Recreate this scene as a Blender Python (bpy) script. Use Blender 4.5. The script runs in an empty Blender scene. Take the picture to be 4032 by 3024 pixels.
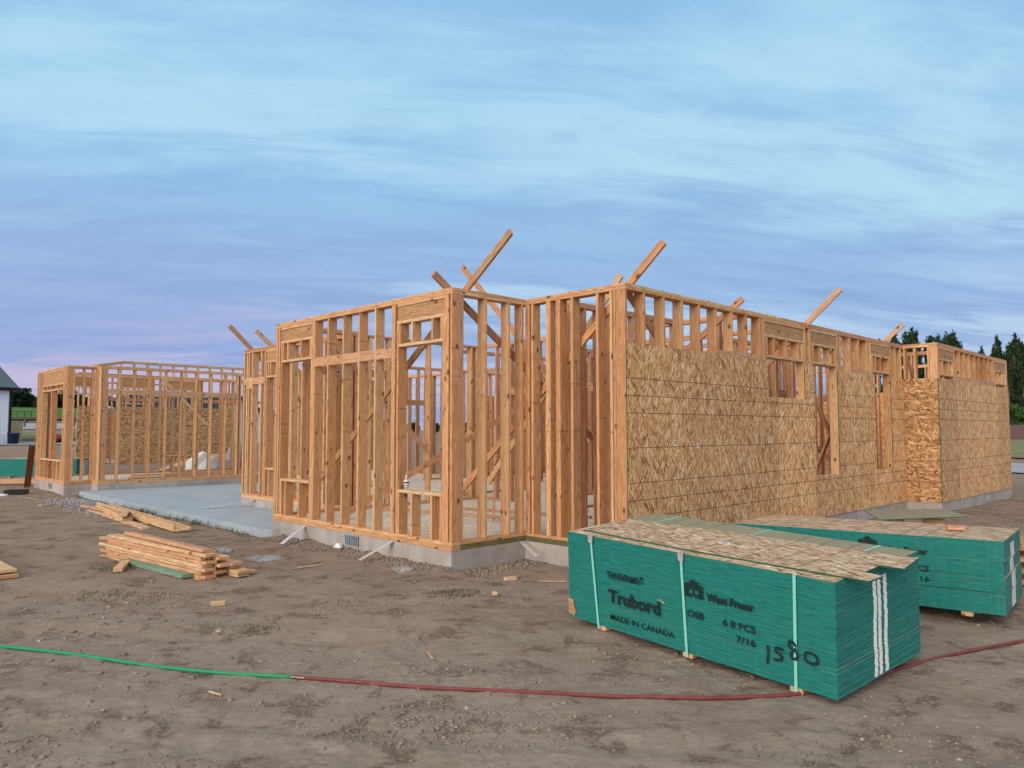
import bpy, bmesh, math, random
import numpy as np
from mathutils import Vector, Matrix
random.seed(7); rng = np.random.default_rng(7)
SC = bpy.context.scene; COL = SC.collection
R = math.radians

# ------------------------------------------------------------------ camera, light, exposure
cam_data = bpy.data.cameras.new("camera"); cam = bpy.data.objects.new("camera", cam_data); COL.objects.link(cam)
cam_data.sensor_width = 36; cam_data.lens = 2944.466 / 4032 * 36; cam_data.clip_start = .05; cam_data.clip_end = 3000
cam.location = (0, 0, 1.432); cam.rotation_euler = (math.pi / 2 + .0611, .0009, 0)
SC.camera = cam
SC.view_settings.view_transform = 'Standard'; SC.view_settings.look = 'None'
SC.view_settings.exposure = 0.0; SC.view_settings.gamma = 1; SC.view_settings.use_curve_mapping = False
SUN_EL, SUN_AZ = R(24), R(212)          # azimuth clockwise from +Y (behind the camera, slightly to the left)

def lin(r, g, b):
    f = lambda c: (c / 255 / 12.92) if c <= 10 else ((c / 255 + .055) / 1.055) ** 2.4
    return (f(r), f(g), f(b), 1)

class NT:
    """short hand for node trees"""
    def __init__(s, tree): s.t = tree; s.t.nodes.clear()
    def n(s, typ, ins=None, **props):
        nd = s.t.nodes.new(typ)
        for k, v in props.items(): setattr(nd, k, v)
        for k, v in (ins or {}).items():
            i = nd.inputs[k]
            if isinstance(v, tuple) and len(v) == 2 and hasattr(v[0], 'outputs'): s.t.links.new(v[0].outputs[v[1]], i)
            elif hasattr(v, 'outputs'): s.t.links.new(v.outputs[0], i)
            else: i.default_value = v
        return nd
    def math(s, op, a, b=None, c=None, clamp=False):
        d = {0: a}
        if b is not None: d[1] = b
        if c is not None: d[2] = c
        return s.n('ShaderNodeMath', d, operation=op, use_clamp=clamp)
    def vmath(s, op, a, b=None):
        d = {0: a}
        if b is not None: d[1] = b
        return s.n('ShaderNodeVectorMath', d, operation=op)
    def ramp(s, fac, stops, interp='LINEAR'):
        nd = s.n('ShaderNodeValToRGB', {0: fac}); e = nd.color_ramp; e.interpolation = interp
        while len(e.elements) < len(stops): e.elements.new(.5)
        for el, (p, c) in zip(e.elements, stops): el.position = p; el.color = c
        return nd
    def mix(s, fac, a, b, blend='MIX', clamp=True):
        nd = s.t.nodes.new('ShaderNodeMix'); nd.data_type = 'RGBA'; nd.blend_type = blend; nd.clamp_factor = clamp
        for k, v in ((0, fac), (6, a), (7, b)):
            if isinstance(v, tuple) and len(v) == 2 and hasattr(v[0], 'outputs'): s.t.links.new(v[0].outputs[v[1]], nd.inputs[k])
            elif hasattr(v, 'outputs'):
                s.t.links.new((v.outputs[2] if v.bl_idname == 'ShaderNodeMix' else v.outputs[0]), nd.inputs[k])
            else: nd.inputs[k].default_value = v
        return nd
    def rgb(s, nd): return (nd, 2) if nd.bl_idname == 'ShaderNodeMix' else (nd, 0)

def build_world():
    w = bpy.data.worlds.new("World"); SC.world = w; w.use_nodes = True
    T = NT(w.node_tree)
    tc = T.n('ShaderNodeTexCoord'); d = (tc, 'Generated')
    sep = T.n('ShaderNodeSeparateXYZ', {0: d})
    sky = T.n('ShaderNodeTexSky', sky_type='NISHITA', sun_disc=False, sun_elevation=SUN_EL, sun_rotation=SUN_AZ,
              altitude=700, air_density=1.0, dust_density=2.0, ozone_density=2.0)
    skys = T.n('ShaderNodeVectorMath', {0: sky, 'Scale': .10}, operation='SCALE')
    z = T.math('MAXIMUM', (sep, 2), 0.0)
    # cloud layer: directions dropped onto a plane overhead
    zz = T.math('ADD', z, .16)
    px = T.math('DIVIDE', (sep, 0), zz); py = T.math('DIVIDE', (sep, 1), zz)
    # streak frame: long wisps lying across the view, dropping a little to the right
    ca, sa = math.cos(R(-9)), math.sin(R(-9))
    a = T.math('ADD', T.math('MULTIPLY', px, ca), T.math('MULTIPLY', py, -sa))
    b = T.math('ADD', T.math('MULTIPLY', py, ca), T.math('MULTIPLY', px, sa))
    cs = T.n('ShaderNodeCombineXYZ', {0: T.math('MULTIPLY', a, .40), 1: T.math('MULTIPLY', b, 1.25), 2: 5.3})
    n1 = T.n('ShaderNodeTexNoise', {'Vector': cs, 'Scale': .8, 'Detail': 6.0, 'Roughness': .5, 'Distortion': .25})
    cs2 = T.n('ShaderNodeCombineXYZ', {0: T.math('MULTIPLY', a, 1.05), 1: T.math('MULTIPLY', b, 3.6), 2: 8.4})
    n2 = T.n('ShaderNodeTexNoise', {'Vector': cs2, 'Scale': 1.7, 'Detail': 10.0, 'Roughness': .62, 'Distortion': .4})
    cs3 = T.n('ShaderNodeCombineXYZ', {0: T.math('MULTIPLY', a, .22), 1: T.math('MULTIPLY', b, .5), 2: 1.7})
    n3 = T.n('ShaderNodeTexNoise', {'Vector': cs3, 'Scale': 1.3, 'Detail': 4.0, 'Roughness': .5})
    # clear-sky colour of dusk by height; overhead, out of view, brightened as added fill light
    base = T.ramp(z, [(0.0, lin(152, 176, 216)), (.06, lin(150, 178, 221)), (.14, lin(152, 184, 226)), (.24, lin(154, 192, 230)),
                      (.36, lin(150, 197, 234)), (.52, lin(150, 197, 234)), (.7, lin(205, 212, 220)), (1, lin(240, 234, 226))])
    bright = T.ramp(z, [(0.0, lin(206, 206, 228)), (.05, lin(200, 210, 235)), (.12, lin(190, 214, 240)), (.25, lin(186, 226, 247)), (.5, lin(180, 221, 245)), (1, lin(246, 240, 234))])
    cr_ = T.n('ShaderNodeCombineXYZ', {0: T.math('MULTIPLY', a, 5.0), 1: T.math('MULTIPLY', b, 13.0), 2: 2.2})
    rip = T.n('ShaderNodeTexNoise', {'Vector': cr_, 'Scale': 1.6, 'Detail': 5.0, 'Roughness': .6, 'Distortion': .6})
    m1 = T.n('ShaderNodeMapRange', {'Value': T.math('ADD', T.math('MULTIPLY', n1, .70), T.math('MULTIPLY', n2, .30)), 'From Min': .45, 'From Max': .61}, interpolation_type='SMOOTHSTEP')
    m1r = T.math('MULTIPLY', m1, T.math('MULTIPLY_ADD', rip, .55, .60), clamp=True)
    c = T.mix(T.math('MULTIPLY', m1r, .9), base, bright)
    # darker grey-blue undersides
    m2 = T.n('ShaderNodeMapRange', {'Value': T.math('ADD', T.math('MULTIPLY', n2, .6), T.math('MULTIPLY', n3, .4)), 'From Min': .38, 'From Max': .54, 'To Min': 1.0, 'To Max': 0.0}, interpolation_type='SMOOTHSTEP')
    low = T.n('ShaderNodeMapRange', {'Value': z, 'From Min': .10, 'From Max': .34, 'To Min': .50, 'To Max': .16})
    c = T.mix(T.math('MULTIPLY', m2, low), c, lin(120, 154, 204))
    # lavender and pink belt low in the sky to the left of the view
    az = T.math('ARCTAN2', (sep, 0), (sep, 1))
    left = T.n('ShaderNodeMapRange', {'Value': az, 'From Min': R(10), 'From Max': R(-30)}, interpolation_type='SMOOTHSTEP')
    band = T.math('MULTIPLY', T.n('ShaderNodeMapRange', {'Value': z, 'From Min': .30, 'From Max': .10}, interpolation_type='SMOOTHSTEP'), left)
    c = T.mix(T.math('MULTIPLY', band, .38), c, lin(166, 172, 218))
    pk = T.n('ShaderNodeMapRange', {'Value': T.math('ADD', T.math('MULTIPLY', n1, .5), T.math('MULTIPLY', n2, .5)), 'From Min': .44, 'From Max': .58}, interpolation_type='SMOOTHSTEP')
    pz = T.math('MULTIPLY', T.n('ShaderNodeMapRange', {'Value': z, 'From Min': .21, 'From Max': .09}, interpolation_type='SMOOTHSTEP'),
                T.n('ShaderNodeMapRange', {'Value': z, 'From Min': .0, 'From Max': .05}, interpolation_type='SMOOTHSTEP'))
    c = T.mix(T.math('MULTIPLY', T.math('MULTIPLY', pk, pz), T.math('MULTIPLY', left, .50)), c, lin(208, 184, 216))
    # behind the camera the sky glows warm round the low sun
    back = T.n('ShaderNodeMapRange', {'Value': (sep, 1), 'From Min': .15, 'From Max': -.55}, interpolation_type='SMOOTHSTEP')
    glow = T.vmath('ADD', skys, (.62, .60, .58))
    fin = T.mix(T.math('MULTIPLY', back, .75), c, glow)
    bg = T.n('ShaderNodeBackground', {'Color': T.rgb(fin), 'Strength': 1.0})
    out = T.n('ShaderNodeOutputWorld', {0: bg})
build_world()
ld = bpy.data.lights.new("sun", 'SUN'); ld.energy = 2.4; ld.angle = R(48); ld.color = (1, .82, .66)
sun = bpy.data.objects.new("sun", ld); COL.objects.link(sun)
sdir = Vector((math.sin(SUN_AZ) * math.cos(SUN_EL), math.cos(SUN_AZ) * math.cos(SUN_EL), math.sin(SUN_EL)))
sun.rotation_euler = sdir.to_track_quat('Z', 'Y').to_euler()

# ------------------------------------------------------------------ materials
def mat(name):
    m = bpy.data.materials.new(name); m.use_nodes = True
    return m, NT(m.node_tree)
def finish(T, color, rough=.8, normal=None, spec=.3, metallic=0.0, extra=None):
    d = {'Base Color': color, 'Roughness': rough, 'Specular IOR Level': spec, 'Metallic': metallic}
    if normal is not None: d['Normal'] = normal
    d.update(extra or {})
    p = T.n('ShaderNodeBsdfPrincipled', d); T.n('ShaderNodeOutputMaterial', {0: p}); return p
def bump(T, h, strength=.4, dist=.01):
    return T.n('ShaderNodeBump', {'Height': h, 'Strength': strength, 'Distance': dist})

def plain(name, rgb, rough=.7, var=.12, scale=8.0, metallic=0.0, spec=.3, bumps=.15):
    m, T = mat(name); tc = T.n('ShaderNodeTexCoord')
    n = T.n('ShaderNodeTexNoise', {'Vector': (tc, 'Object'), 'Scale': scale, 'Detail': 6.0, 'Roughness': .6})
    d = tuple(c * (1 - var * 1.6) for c in rgb[:3]) + (1,); l = tuple(min(1, c * (1 + var)) for c in rgb[:3]) + (1,)
    c = T.ramp(n, [(.3, d), (.7, l)])
    finish(T, c, rough, bump(T, n, bumps, .004), spec, metallic); return m

def lumber_mat(name, tones, knots=True, wet=0.0):
    """fir boards: local X runs along the board"""
    m, T = mat(name); tc = T.n('ShaderNodeTexCoord'); oi = T.n('ShaderNodeObjectInfo')
    off = T.n('ShaderNodeCombineXYZ', {0: T.math('MULTIPLY', (oi, 'Random'), 53.0), 1: T.math('MULTIPLY', (oi, 'Random'), 17.0), 2: T.math('MULTIPLY', (oi, 'Random'), 29.0)})
    co = T.vmath('ADD', (tc, 'Object'), off)
    st = T.vmath('MULTIPLY', co, (.55, 9.0, 9.0))
    ring = T.n('ShaderNodeTexNoise', {'Vector': st, 'Scale': 1.6, 'Detail': 2.0, 'Roughness': .45, 'Distortion': .3})
    bands = T.math('FRACT', T.math('MULTIPLY', ring, 11.0))
    bands = T.math('ABSOLUTE', T.math('SUBTRACT', bands, .5))
    fine = T.n('ShaderNodeTexNoise', {'Vector': T.vmath('MULTIPLY', co, (3.0, 120.0, 120.0)), 'Scale': 1.0, 'Detail': 3.0})
    blot = T.n('ShaderNodeTexNoise', {'Vector': T.vmath('MULTIPLY', co, (.9, 2.0, 2.0)), 'Scale': 1.3, 'Detail': 3.0})
    g = T.math('ADD', T.math('MULTIPLY', bands, 1.1), T.math('MULTIPLY', fine, .5))
    rnd = T.n('ShaderNodeTexWhiteNoise', {'W': (oi, 'Random')}, noise_dimensions='1D')
    tone = T.ramp((rnd, 'Value'), [(i / (len(tones) - 1), t) for i, t in enumerate(tones)])
    darker = T.mix(1.0, tone, (.62, .50, .40, 1), 'MULTIPLY')
    c = T.mix(T.n('ShaderNodeMapRange', {'Value': g, 'From Min': .25, 'From Max': .85, 'To Min': .95, 'To Max': 0.0}), tone, darker)
    c = T.mix(T.n('ShaderNodeMapRange', {'Value': blot, 'From Min': .52, 'From Max': .72, 'To Max': .45}), c, T.mix(1.0, tone, (.8, .62, .5, 1), 'MULTIPLY'))
    # grey-white weathered bloom on some boards
    if knots:
        kv = T.n('ShaderNodeTexVoronoi', {'Vector': T.vmath('MULTIPLY', co, (5.5, 8.5, 8.5)), 'Scale': 1.0, 'Randomness': 1.0})
        kd = T.n('ShaderNodeMapRange', {'Value': kv, 'From Min': .13, 'From Max': .25, 'To Min': 1.0, 'To Max': 0.0})
        sepc = T.n('ShaderNodeSeparateColor', {0: (kv, 'Color')})
        on = T.math('GREATER_THAN', (sepc, 0), .66)
        c = T.mix(T.math('MULTIPLY', T.math('MULTIPLY', kd, on), .85), c, (.10, .045, .02, 1))
        # dark bark / pitch smears on a few
        pn = T.n('ShaderNodeTexNoise', {'Vector': T.vmath('MULTIPLY', co, (1.1, 14.0, 14.0)), 'Scale': 1.0, 'Detail': 4.0})
        sm = T.n('ShaderNodeMapRange', {'Value': pn, 'From Min': .75, 'From Max': .80})
        c = T.mix(T.math('MULTIPLY', sm, .7), c, (.09, .04, .02, 1))
        so = T.n('ShaderNodeSeparateXYZ', {0: (tc, 'Object')})
        for kk, sc_ in ((1.0, 1.7), (7.0, 2.3)):
            rw = T.n('ShaderNodeTexWhiteNoise', {'W': T.math('ADD', (oi, 'Random'), kk)}, noise_dimensions='1D')
            dx = T.math('ABSOLUTE', T.math('SUBTRACT', (so, 0), T.math('MULTIPLY', T.math('SUBTRACT', (rw, 'Value'), .5), sc_)))
            on2 = T.math('MULTIPLY', T.math('LESS_THAN', dx, .009), T.math('MULTIPLY', T.math('LESS_THAN', T.math('ABSOLUTE', (so, 1)), .022), T.math('GREATER_THAN', (rw, 'Value'), .35)))
            br = T.n('ShaderNodeTexNoise', {'Vector': T.vmath('MULTIPLY', co, (60, 160, 60)), 'Scale': 1.0})
            c = T.mix(T.math('MULTIPLY', on2, T.n('ShaderNodeMapRange', {'Value': br, 'From Min': .35, 'From Max': .6, 'To Max': .6})), c, (.04, .022, .014, 1))
    finish(T, T.rgb(c), .72, bump(T, g, .22, .002), .25); return m

def osb_mat(name, ax=10.0, ay=58.0, cols=None, lines=True, spread=14, big=False, green=0.0):
    """oriented strand board: local X along the strands, nail lines across X"""
    cols = cols or [(.0, (.25, .098, .036, 1)), (.20, (.49, .235, .092, 1)), (.45, (.67, .37, .165, 1)), (.75, (.78, .475, .23, 1)), (1, (.97, .73, .44, 1))]
    m, T = mat(name); tc = T.n('ShaderNodeTexCoord'); oi = T.n('ShaderNodeObjectInfo')
    co = T.vmath('ADD', (tc, 'Object'), T.n('ShaderNodeCombineXYZ', {0: T.math('MULTIPLY', (oi, 'Random'), 41.0), 1: T.math('MULTIPLY', (oi, 'Random'), 23.0), 2: 0.0}))
    wob = T.n('ShaderNodeTexNoise', {'Vector': co, 'Scale': 9.0, 'Detail': 2.0})
    co = T.vmath('ADD', co, T.vmath('MULTIPLY', T.vmath('SUBTRACT', (wob, 'Color'), (.5, .5, .5)), (.02, .02, 0)))
    c = None
    for k, ang in enumerate((0, spread, -spread * .8, spread * 2.6, -spread * 2.2)):
        rot = T.n('ShaderNodeVectorRotate', {'Vector': co, 'Angle': R(ang)}, rotation_type='Z_AXIS')
        s = 1.0 + .25 * ((k * 7) % 5 - 2) / 2
        vv = T.n('ShaderNodeTexVoronoi', {'Vector': T.vmath('MULTIPLY', T.vmath('ADD', rot, (k * 3.7, k * 1.9, 0)), (ax * s, ay * s, 0)), 'Scale': 1.0}, voronoi_dimensions='2D', distance='CHEBYCHEV')
        sp = T.n('ShaderNodeSeparateColor', {0: (vv, 'Color')})
        col = T.ramp((sp, 0), cols)
        sh = T.n('ShaderNodeMapRange', {'Value': (vv, 'Distance'), 'From Min': .36, 'From Max': .60, 'To Min': 0.0, 'To Max': .4})
        col = T.mix(sh, col, T.mix(1.0, col, (.50, .38, .30, 1), 'MULTIPLY'))
        if c is None: c = col
        else: c = T.mix(T.math('GREATER_THAN', (sp, 1), (.45, .5, .72, .80)[k - 1]), c, col)
    patch = T.n('ShaderNodeTexNoise', {'Vector': co, 'Scale': 1.6, 'Detail': 3.0})
    c = T.mix(T.n('ShaderNodeMapRange', {'Value': patch, 'From Min': .4, 'From Max': .7, 'To Max': .30}), c, T.mix(1.0, c, (.75, .72, .70, 1), 'MULTIPLY'))
    pt = T.math('MULTIPLY_ADD', (oi, 'Random'), .22, .86)
    c = T.n('ShaderNodeVectorMath', {0: T.rgb(c), 'Scale': pt}, operation='SCALE')
    if green: c = T.mix(green, c, (.25, .25, .165, 1))
    if lines:
        sx = T.n('ShaderNodeSeparateXYZ', {0: (tc, 'Object')})
        q = T.math('DIVIDE', (sx, 0), .2032); r = T.math('ROUND', q)
        near = T.math('LESS_THAN', T.math('ABSOLUTE', T.math('SUBTRACT', q, r)), .019)
        k = lambda v: T.math('COMPARE', r, float(v), .1)
        sel = k(2)
        for v in (3, 4, 6, 8, 9, 10): sel = T.math('ADD', sel, k(v))
        brk = T.n('ShaderNodeTexNoise', {'Vector': T.vmath('MULTIPLY', co, (0, 30, 0)), 'Scale': 1.0})
        f = T.math('MULTIPLY', T.math('MULTIPLY', near, sel), T.n('ShaderNodeMapRange', {'Value': brk, 'From Min': .2, 'From Max': .45, 'To Min': .55, 'To Max': .95}))
        c = T.mix(f, c, (.06, .03, .014, 1))
    finish(T, T.rgb(c), .75, bump(T, patch, .1, .003), .25); return m

def teal_mat():
    m, T = mat("teal_edge_paint"); tc = T.n('ShaderNodeTexCoord')
    n = T.n('ShaderNodeTexNoise', {'Vector': T.vmath('MULTIPLY', (tc, 'Object'), (6, 6, 160)), 'Scale': 1.0, 'Detail': 4.0, 'Roughness': .7})
    p = T.n('ShaderNodeTexNoise', {'Vector': (tc, 'Object'), 'Scale': 3.0, 'Detail': 5.0})
    c = T.ramp(n, [(.28, (.0, .070, .062, 1)), (.5, (.002, .185, .162, 1)), (.75, (.010, .29, .255, 1))])
    c = T.mix(T.n('ShaderNodeMapRange', {'Value': p, 'From Min': .5, 'From Max': .75, 'To Max': .35}), c, (.012, .20, .12, 1))
    d = T.n('ShaderNodeTexNoise', {'Vector': T.vmath('MULTIPLY', (tc, 'Object'), (2.5, 2.5, 30)), 'Scale': 1.0, 'Detail': 6.0, 'Roughness': .7})
    c = T.mix(T.n('ShaderNodeMapRange', {'Value': d, 'From Min': .55, 'From Max': .78, 'To Max': .5}), c, (.03, .13, .10, 1))
    finish(T, T.rgb(c), .62, bump(T, n, .5, .003), .3); return m

def concrete_mat(name, a, b, rough=.85, streak=False):
    m, T = mat(name); tc = T.n('ShaderNodeTexCoord')
    n = T.n('ShaderNodeTexNoise', {'Vector': (tc, 'Object'), 'Scale': 1.3, 'Detail': 9.0, 'Roughness': .65})
    f = T.n('ShaderNodeTexNoise', {'Vector': (tc, 'Object'), 'Scale': 45.0, 'Detail': 4.0})
    s = T.n('ShaderNodeTexNoise', {'Vector': T.vmath('MULTIPLY', (tc, 'Object'), (3.0, 3.0, .6 if streak else 3.0)), 'Scale': 2.0, 'Detail': 5.0})
    c = T.ramp(T.math('ADD', T.math('MULTIPLY', n, .6), T.math('ADD', T.math('MULTIPLY', f, .2), T.math('MULTIPLY', s, .2))), [(.36, a), (.62, b)])
    finish(T, c, rough, bump(T, f, .15, .003), .3); return m

def ground_mat():
    m, T = mat("dirt"); tc = T.n('ShaderNodeTexCoord'); co = (tc, 'Object')
    big = T.n('ShaderNodeTexNoise', {'Vector': co, 'Scale': .8, 'Detail': 8.0, 'Roughness': .65, 'Distortion': .6})
    mid = T.n('ShaderNodeTexNoise', {'Vector': co, 'Scale': 3.2, 'Detail': 8.0, 'Roughness': .68, 'Distortion': .4})
    fine = T.n('ShaderNodeTexNoise', {'Vector': co, 'Scale': 26.0, 'Detail': 7.0, 'Roughness': .72})
    grit = T.n('ShaderNodeTexNoise', {'Vector': co, 'Scale': 95.0, 'Detail': 5.0, 'Roughness': .75})
    scr = T.n('ShaderNodeTexNoise', {'Vector': T.vmath('MULTIPLY', co, (2.2, 9.0, 6.0)), 'Scale': 1.6, 'Detail': 7.0, 'Roughness': .7, 'Distortion': .8})
    mx = T.math('ADD', T.math('MULTIPLY', big, .26), T.math('ADD', T.math('MULTIPLY', mid, .22), T.math('ADD', T.math('MULTIPLY', fine, .20), T.math('ADD', T.math('MULTIPLY', grit, .12), T.math('MULTIPLY', scr, .20)))))
    c = T.ramp(mx, [(.36, (.17, .130, .098, 1)), (.45, (.248, .203, .160, 1)), (.52, (.30, .256, .212, 1)), (.63, (.375, .335, .288, 1))])
    # damp reddish soil near the footing, sandy paler soil near the camera
    crum = T.n('ShaderNodeTexVoronoi', {'Vector': co, 'Scale': 34.0, 'Randomness': 1.0})
    crn = T.n('ShaderNodeMapRange', {'Value': mid, 'From Min': .46, 'From Max': .40})
    c = T.mix(T.math('MULTIPLY', crn, T.n('ShaderNodeMapRange', {'Value': crum, 'From Min': .2, 'From Max': .55, 'To Min': .0, 'To Max': .65})), c, (.115, .085, .066, 1))
    gy = T.n('ShaderNodeSeparateXYZ', {0: co})
    wet = T.n('ShaderNodeMapRange', {'Value': T.math('ADD', (gy, 1), T.math('MULTIPLY', T.math('SUBTRACT', big, .5), 9.0)), 'From Min': 5.2, 'From Max': 9.5})
    c = T.mix(T.math('MULTIPLY', wet, .8), T.mix(1.0, c, (1.0, .985, .985, 1), 'MULTIPLY'), T.mix(1.0, c, (.94, .81, .73, 1), 'MULTIPLY'))
    c = T.mix(T.n('ShaderNodeMapRange', {'Value': grit, 'From Min': .56, 'From Max': .70, 'To Max': .45}), c, (.10, .075, .058, 1))
    h = T.math('ADD', T.math('MULTIPLY', fine, .6), T.math('ADD', T.math('MULTIPLY', mid, .7), T.math('ADD', T.math('MULTIPLY', scr, .6), T.math('MULTIPLY', grit, .22))))
    finish(T, T.rgb(c), .95, bump(T, h, .75, .035), .12); return m

def speck_mat(name, cols, scale=60.0, rough=.95):
    m, T = mat(name); tc = T.n('ShaderNodeTexCoord')
    n = T.n('ShaderNodeTexNoise', {'Vector': (tc, 'Object'), 'Scale': scale, 'Detail': 6.0, 'Roughness': .75})
    b = T.n('ShaderNodeTexNoise', {'Vector': (tc, 'Object'), 'Scale': scale * .04, 'Detail': 5.0})
    c = T.ramp(T.math('ADD', T.math('MULTIPLY', n, .5), T.math('MULTIPLY', b, .5)), [(.35, cols[0]), (.5, cols[1]), (.66, cols[2])])
    finish(T, c, rough, bump(T, n, .5, .02), .15); return m

def leaf_mat(name, a, b):
    m, T = mat(name); tc = T.n('ShaderNodeTexCoord'); oi = T.n('ShaderNodeObjectInfo')
    n = T.n('ShaderNodeTexNoise', {'Vector': (tc, 'Object'), 'Scale': .9, 'Detail': 5.0, 'Roughness': .7})
    w = T.n('ShaderNodeTexWhiteNoise', {'Vector': (tc, 'Object')})
    c = T.ramp(n, [(.35, a), (.65, b)])
    p = T.n('ShaderNodeBsdfPrincipled', {'Base Color': c, 'Roughness': .6, 'Specular IOR Level': .2})
    tr = T.n('ShaderNodeBsdfTranslucent', {'Color': c})
    T.n('ShaderNodeOutputMaterial', {0: T.n('ShaderNodeMixShader', {0: .25, 1: p, 2: tr})}); return m

TONES = [(.63, .355, .18, 1), (.75, .495, .27, 1), (.55, .29, .14, 1), (.79, .565, .32, 1), (.66, .365, .19, 1), (.73, .455, .23, 1), (.49, .25, .12, 1), (.71, .48, .275, 1), (.64, .325, .155, 1)]
M = {}
M['wood'] = lumber_mat("fir_lumber", TONES)
M['wood_in'] = lumber_mat("fir_lumber_indoor_shade", [(.56, .305, .175, 1), (.60, .345, .20, 1), (.50, .265, .15, 1), (.64, .40, .24, 1)])  # darker reddish tones put the indoor shade between studs into the colour
M['wood_pale'] = lumber_mat("pale_lumber", [(.72, .53, .32, 1), (.68, .48, .27, 1), (.76, .58, .38, 1)])
M['wood_pink'] = lumber_mat("pinkish_lumber", [(.62, .375, .23, 1), (.68, .43, .27, 1)])
M['header'] = lumber_mat("header_lumber", [(.50, .30, .155, 1), (.56, .34, .17, 1), (.46, .29, .16, 1)])
M['glulam'] = lumber_mat("brown_plywood", [(.16, .055, .02, 1), (.20, .07, .028, 1)], knots=True)
M['treated'] = lumber_mat("green_treated_lumber", [(.20, .19, .09, 1), (.13, .14, .065, 1)], knots=False)
M['tealwood'] = lumber_mat("teal_stained_board", [(.23, .40, .30, 1), (.20, .36, .28, 1)], knots=False)
M['osb'] = osb_mat("strand_board")
M['osb_mixed'] = osb_mat("strand_board_rough_side", ax=9.0, ay=34.0, spread=38, cols=[(0, (.17, .075, .03, 1)), (.25, (.32, .165, .068, 1)), (.55, (.43, .25, .115, 1)), (.8, (.53, .335, .165, 1)), (1, (.68, .47, .26, 1))])
M['osb_stack'] = osb_mat("strand_board_sheet", ax=12, ay=52, spread=10, cols=[(0, (.22, .13, .08, 1)), (.25, (.38, .25, .155, 1)), (.5, (.52, .38, .245, 1)), (.78, (.65, .51, .345, 1)), (1, (.80, .68, .49, 1))])
M['osb_green'] = osb_mat("damp_strand_board", green=.72, cols=[(0, (.17, .14, .09, 1)), (.5, (.29, .25, .16, 1)), (1, (.40, .36, .24, 1))])
M['deck'] = osb_mat("deck_strand_board", ax=9, ay=40, cols=[(0, (.55, .47, .36, 1)), (.4, (.70, .63, .51, 1)), (.7, (.78, .72, .60, 1)), (1, (.84, .79, .68, 1))])
M['teal'] = teal_mat()
M['tealtrim'] = plain("teal_panel_edge", (.01, .10, .055, 1), .6)
M['concrete'] = concrete_mat("footing_concrete", (.26, .235, .215, 1), (.46, .43, .405, 1), streak=True)
M['slab'] = concrete_mat("slab_concrete", (.27, .335, .38, 1), (.37, .44, .485, 1), .55)
M['slabedge'] = M['concrete']
M['ground'] = ground_mat()
M['stone'] = plain("pale_stone", (.40, .36, .32, 1), .9, .3, 12)
M['clod'] = plain("soil_clod", (.25, .205, .168, 1), .95, .3, 20)
M['gravelgrey'] = plain("grey_gravel", (.30, .295, .295, 1), .9, .35, 15)
M['white'] = plain("white_paint", (.80, .81, .82, 1), .6, .05)
M['black'] = plain("black_paint", (.012, .012, .014, 1), .6, .2)
M['ink'] = plain("stencil_ink", (.006, .020, .022, 1), .7, .2, 40)
m, T = mat("stencil_ink"); tc = T.n('ShaderNodeTexCoord'); n = T.n('ShaderNodeTexNoise', {'Vector': T.vmath('MULTIPLY', (tc, 'Object'), (14, 14, 120)), 'Scale': 1.0, 'Detail': 4.0})
finish(T, T.ramp(n, [(.36, (.006, .018, .02, 1)), (.60, (.008, .026, .027, 1)), (.80, (.004, .10, .085, 1))]), .7); M['ink'] = m
M['strapmint'] = plain("mint_plastic_strap", (.22, .60, .50, 1), .4, .06)
M['strapmetal'] = plain("galvanised_strap", (.62, .68, .76, 1), .35, .1, 20, metallic=.35, spec=.5)
M['hosegreen'] = plain("green_hose_rubber", (.012, .27, .115, 1), .5, .08)
M['hosered'] = plain("red_hose_rubber", (.20, .045, .048, 1), .55, .22, 12)
M['brass'] = plain("brass", (.20, .13, .09, 1), .4, .2, metallic=.7)
M['metalwall'] = plain("white_sheet_metal", (.80, .84, .90, 1), .45, .04)
M['metalroof'] = plain("dark_teal_roof_metal", (.10, .16, .18, 1), .4, .1, metallic=.3)
M['navy'] = plain("navy_plastic", (.006, .014, .045, 1), .5, .15)
M['fencewood'] = plain("tan_fence_boards", (.58, .41, .23, 1), .85, .2, 5)
M['fencegrey'] = plain("grey_brown_fence", (.12, .085, .075, 1), .9, .25, 6)
M['red'] = plain("red_machine_paint", (.25, .03, .03, 1), .4, .1)
M['shingle'] = plain("dark_shingle", (.028, .033, .042, 1), .9, .3, 20)
M['tarp'] = plain("white_plastic_sheet", (.70, .74, .78, 1), .35, .1, 6)
M['tarpgrey'] = plain("grey_plastic_sheet", (.40, .37, .38, 1), .5, .15, 6)
M['gravel_road'] = speck_mat("gravel_road", [(.22, .23, .24, 1), (.34, .36, .38, 1), (.46, .48, .5, 1)])
M['grasszone'] = speck_mat("dry_grass", [(.09, .10, .035, 1), (.19, .19, .085, 1), (.30, .27, .14, 1)], 20)
M['field'] = speck_mat("green_field", [(.045, .115, .018, 1), (.065, .16, .026, 1), (.095, .20, .04, 1)], 6)
M['grass'] = plain("grass_blade", (.075, .09, .035, 1), .7, .4, 10)
M['leaf_dark'] = leaf_mat("poplar_leaf", (.012, .030, .012, 1), (.045, .085, .030, 1))
M['leaf_far'] = leaf_mat("woodland_leaf", (.012, .028, .014, 1), (.035, .065, .028, 1))
M['leaf_bright'] = leaf_mat("bright_leaf", (.035, .10, .018, 1), (.09, .20, .045, 1))  # fresh green foliage of the bushy trees
M['bark'] = plain("bark", (.14, .12, .10, 1), .95, .3, 6)
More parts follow.
